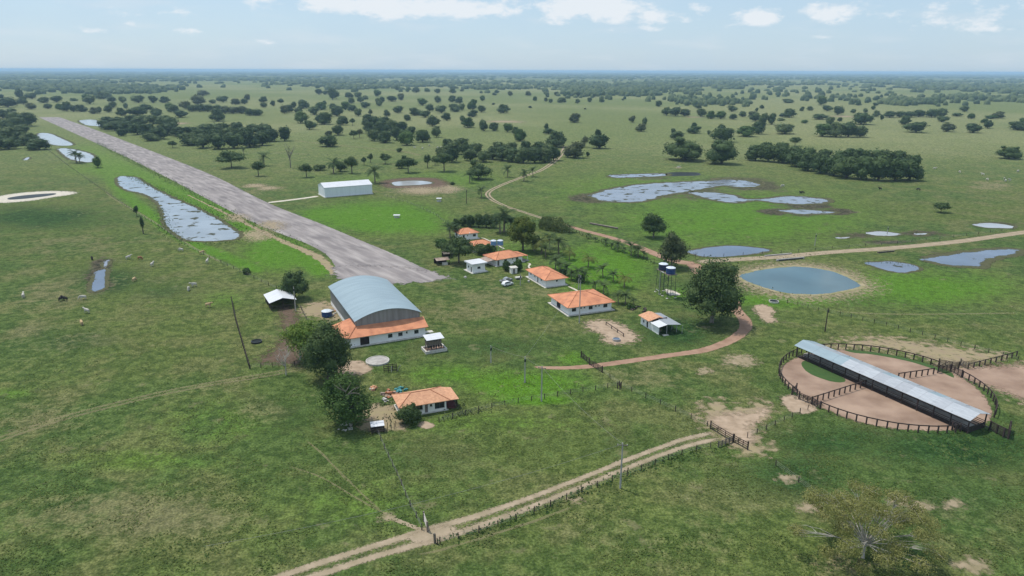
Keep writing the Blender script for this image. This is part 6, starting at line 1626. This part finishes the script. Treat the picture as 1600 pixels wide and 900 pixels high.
# ------------------------------------------------------------------ cattle
def cow_mesh(grazing):
    me = bpy.data.meshes.new('cow'); v = []; e = []; r = []
    def add(p, rad, par=None):
        v.append(p); r.append(rad); i = len(v) - 1
        if par is not None: e.append((par, i))
        return i
    hip = add((-.62, 0, 1.12), (.30, .34)); mid = add((-.1, 0, 1.05), (.36, .38), hip); sh = add((.45, 0, 1.12), (.30, .38), mid); hump = add((.62, 0, 1.22), (.22, .30), sh)
    if grazing: nk = add((.98, 0, .9), (.17, .2), hump); hd = add((1.2, 0, .5), (.15, .15), nk); mz = add((1.32, 0, .2), (.09, .09), hd)
    else: nk = add((.95, 0, 1.4), (.17, .2), hump); hd = add((1.2, 0, 1.55), (.15, .16), nk); mz = add((1.5, 0, 1.4), (.09, .09), hd)
    for s in (-1, 1):
        ear = add((v[hd][0] - .08, s * .26, v[hd][2] + .06), (.05, .04), hd)
        a = add((.5, s * .2, .72), (.12, .13), sh); b = add((.52, s * .2, .4), (.07, .07), a); add((.5, s * .2, .02), (.055, .055), b)
        a = add((-.66, s * .2, .74), (.15, .18), hip); b = add((-.78, s * .2, .42), (.07, .08), a); add((-.72, s * .2, .02), (.055, .055), b)
    t = add((-.95, 0, 1.15), (.05, .05), hip); add((-1.0, 0, .55), (.03, .03), t)
    me.from_pydata(v, e, []); o = bpy.data.objects.new('cow_skeleton', me); COL.objects.link(o)
    md = o.modifiers.new('skin', 'SKIN'); sub = o.modifiers.new('sub', 'SUBSURF'); sub.levels = sub.render_levels = 1
    for k, sv_ in enumerate(me.skin_vertices[0].data): sv_.radius = r[k]; sv_.use_root = (k == 0)
    dg = bpy.context.evaluated_depsgraph_get(); dg.update(); out = bpy.data.meshes.new_from_object(o.evaluated_get(dg)); out.name = 'cow'
    bpy.data.objects.remove(o, do_unlink=True); bpy.data.meshes.remove(me); out.materials.clear(); out.materials.append(MT['hide_white']); return out


COWS = [cow_mesh(True), cow_mesh(False)]
NEAR = 'cattle grazing round the puddle in the left pasture'
FARR = 'pale cattle far out on the right-hand plain'
FARC = 'pale cattle near the compact central grove'
CATTLE = [(144, 406, 'black', NEAR), (201, 405, 'white', NEAR), (219, 406, 'brown', NEAR), (238, 416, 'white', NEAR), (210, 440, 'tan', NEAR), (303, 448, 'white', NEAR), (295, 454, 'white', NEAR), (37, 465, 'white', NEAR), (96, 470, 'black', NEAR), (102, 470, 'black', NEAR), (130, 468, 'white', NEAR), (136, 489, 'white', NEAR), (283, 393, 'white', NEAR), (324, 411, 'white', NEAR), (316, 397, 'tan', NEAR), (326, 480, 'tan', NEAR), (128, 508, 'tan', NEAR)] + \
         [(x, y, 'white', FARC) for x, y in ((648, 232), (660, 233), (671, 229), (684, 232), (688, 232), (692, 232))] + [(x, y, 'white', FARR) for x, y in ((1460, 265), (1499, 270), (1535, 274), (1542, 282), (1569, 281), (1571, 284), (1577, 283), (1223, 292), (1060, 263), (1590, 269))] + \
         [(1251, 303, 'black', 'dark cattle on the right-hand plain'), (1254, 303, 'black', 'dark cattle on the right-hand plain'), (1375, 297, 'black', 'dark cattle on the right-hand plain'), (1435, 298, 'black', 'dark cattle on the right-hand plain')]
for k, (x, y, c, g) in enumerate(CATTLE):
    where = {NEAR: 'grazing round the puddle in the left pasture', FARC: 'standing near the compact central grove', FARR: 'far out on the plain around the long grove'}.get(g, 'far out beyond the marsh pools')
    o = ob('cow', COWS[k % 2], None, G(x, y), random.Random(k).uniform(0, 6.28), (1.12, 1.12, 1.12) if g == NEAR else (1.25, 1.25, 1.25))
    o.material_slots[0].link = 'OBJECT'; o.material_slots[0].material = MT['hide_' + c]
    tag(o, f'{c} cow {where}', 'cow', f'{c} ' + g if g == NEAR else g)

# ------------------------------------------------------------------ the humid air
hz = bpy.data.materials.new('haze'); hz.use_nodes = True; n, l = hz.node_tree.nodes, hz.node_tree.links; n.remove(n['Principled BSDF'])
pv = n.new('ShaderNodeVolumePrincipled'); pv.inputs['Color'].default_value = (.50, .72, 1.0, 1); pv.inputs['Density'].default_value = HAZE if 'HAZE' in globals() else 8e-5
pv.inputs['Anisotropy'].default_value = 0.0
l.new(pv.outputs[0], n['Material Output'].inputs['Volume']); MT['haze'] = hz
tag(MB().box(-70000, 70000, -300, 90000, -1.0, 80).build('haze', 'haze'), 'pale humid air over the plain', 'haze', kind='stuff')
